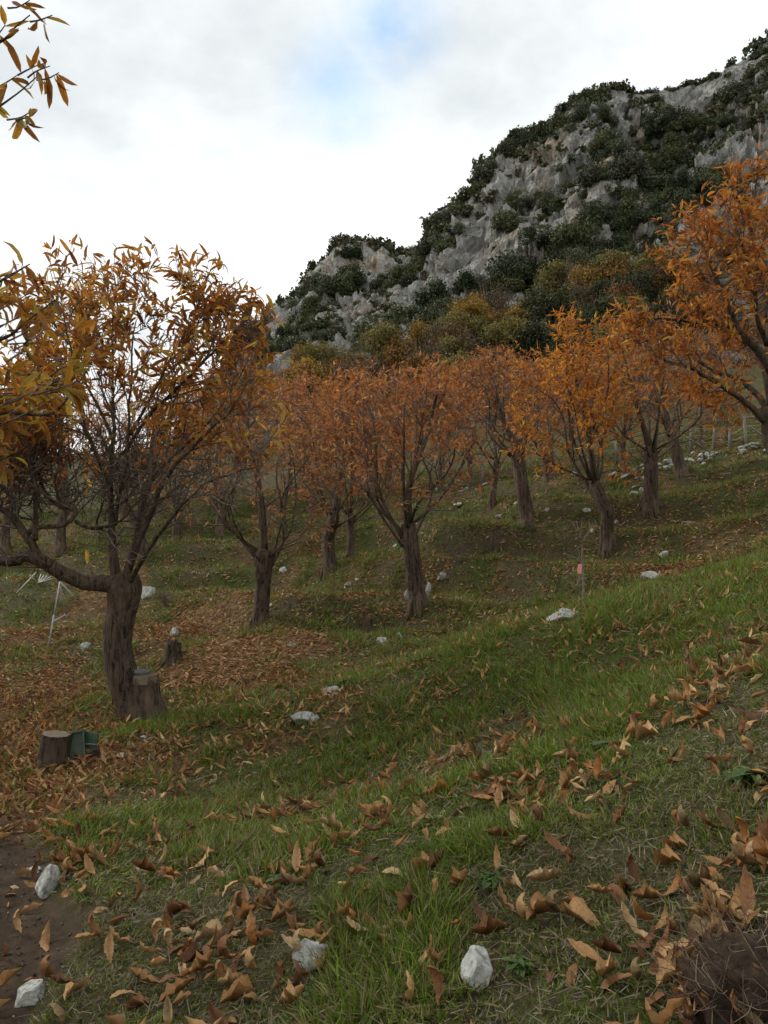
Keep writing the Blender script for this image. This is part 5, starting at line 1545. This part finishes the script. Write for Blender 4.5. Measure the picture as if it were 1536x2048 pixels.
# ------------------------------------------------------------------ broad leaved weeds
def weed(u, v, r_, n, label, seed, col=(0.06, 0.10, 0.022), wide=0.4, rise=0.5):
    p = hit(u, v); r = np.random.default_rng(seed)
    mb = MB()
    d = np.stack([np.array((math.cos(a), math.sin(a), r.uniform(.1, 1.0) * rise)) for a in np.arange(n) * 2.4]) 
    R = frames(d, np.array((0, 0, 1.0))[None] + 0.2 * r.normal(size=(n, 3)))
    T_ = [leaf_shape(-0.7, 0.3, 0.1, 4, 0, 0, wide, 5)]
    tv, cv = strip(T_)
    scatter(tv, np.zeros(n, int), r.normal(size=(n, 3)) * np.array((.2, .2, .08)) * r_ * (n > 20), R, r_ * r.uniform(.6, 1.1, n), np.array(col)[None] * r.uniform(.7, 1.4, (n, 1)), mb, cv)
    me = mb.mesh('weed'); me.materials.append(M['grass'])
    tag(link('weed', me, None, None, p + np.array((0, 0, .02))), label, 'weed', 'broad leaved weeds')
weed(626, 2008, 0.055, 5, 'small four leaved weed below the left white rock', 1)
weed(1040, 1942, 0.05, 40, 'leafy green weed right of the large white rock', 2)
weed(700, 1368, 0.14, 40, 'dark green weed clump behind the rounded grey rock', 3, (0.045, 0.075, 0.022))
weed(330, 1440, 0.13, 50, 'dark green weeds round the foot of the nearest trunk', 4, (0.055, 0.085, 0.026))
weed(1015, 1425, 0.13, 18, 'dark flat weed rosette in the middle of the bank', 5, (0.05, 0.085, 0.024), 0.3, .3)
weed(1225, 1500, 0.11, 16, 'pale green weed rosette on the right of the bank', 6, (0.06, 0.085, 0.04), 0.3, .5)
weed(560, 1770, 0.07, 26, 'dark clover patch in the grass left of centre', 7, (0.055, 0.095, 0.024), .5)
weed(985, 1770, 0.06, 30, 'small leafy weed among leaves right of centre', 8, (0.055, 0.095, 0.022), .5)
weed(1500, 1560, 0.10, 40, 'large green weed at the right edge of the bank', 9, (0.07, 0.11, 0.024), .45)

# ------------------------------------------------------------------ mound of roots and soil in the corner
mr = empty('root_mound', MOUND, 'dark brown mound of soil and matted roots in the bottom right corner', 'mound')
V, F = ICO3
V = V.copy()
V = V * (1 + 0.16 * fbm(V[:, 0] * 2.2, V[:, 1] * 2.2, V[:, 2] * 2.2, 4, 7))[:, None] * np.array((0.165, 0.13, 0.125))
V = V * (1 + 0.30 * fbm(V[:, 0] * 34, V[:, 1] * 40, V[:, 2] * 40, 3, 8))[:, None]
me = make_mesh('soil', V, F, None, True); me.materials.append(M['soil']); link('soil', me, None, mr, (0, 0.06, 0.0))
mb = MB()
DR = MB()
for q in range(420):
    d = unit(rng.normal(size=3) * np.array((1, 1, 1))); d[2] = abs(d[2])
    a = d * np.array((0.165, 0.13, 0.125)) * rng.uniform(.95, 1.06) + np.array((0, .06, 0))
    e_ = a + (rng.normal(size=3) * 0.06); e_m = (a + e_) / 2 + d * 0.02 + rng.normal(size=3) * .02
    L, R_ = resample(np.array((a, e_m, e_)), (0.0009, 0.0008, 0.0005), 5)
    Vq, Fq = tube(L, R_, 3, False)
    mb.add(Vq, Fq, [(0.11, 0.075, 0.05), (0.06, 0.04, 0.028), (0.19, 0.14, 0.09), (0.04, 0.028, 0.02)][q % 4])
me = mb.mesh('roots'); me.materials.append(M['litter']); tag(link('roots', me, None, mr), kind='stuff')

# ------------------------------------------------------------------ crumbs of soil and grit on the path
x, y = area_points(1.6, 5.2, 700, 0.2)
d_, l_, g_ = masks(x, y)
k = d_ > 0.75; x, y = x[k], y[k]; n = len(x)
IC1 = ico(1)
PEB = [(IC1[0] * (1 + 0.3 * np.random.default_rng(q).normal(size=(len(IC1[0]), 1))) * np.array((1, .8, .6)), IC1[1]) for q in range(3)]
mb = MB()
sz = rng.lognormal(-5.5, 0.55, n).clip(0.0015, 0.012)
pos = np.stack((x, y, zg(x, y) + sz * 0.3), -1)
pale = rng.uniform(size=n) < 0.03
col = np.where(pale[:, None], np.array((0.34, 0.33, 0.30)), np.array((0.052, 0.036, 0.024))) * rng.uniform(0.6, 1.4, (n, 1))
scatter(PEB, rng.integers(0, 3, n), pos, frames(rng.normal(size=(n, 3)), rng.normal(size=(n, 3))), sz, col, mb)
me = mb.mesh('path_grit'); me.materials.append(M['litter'])
tag(link('path_grit', me), 'crumbs of dark soil and pale grit on the dirt path', 'grit', None, 'stuff')
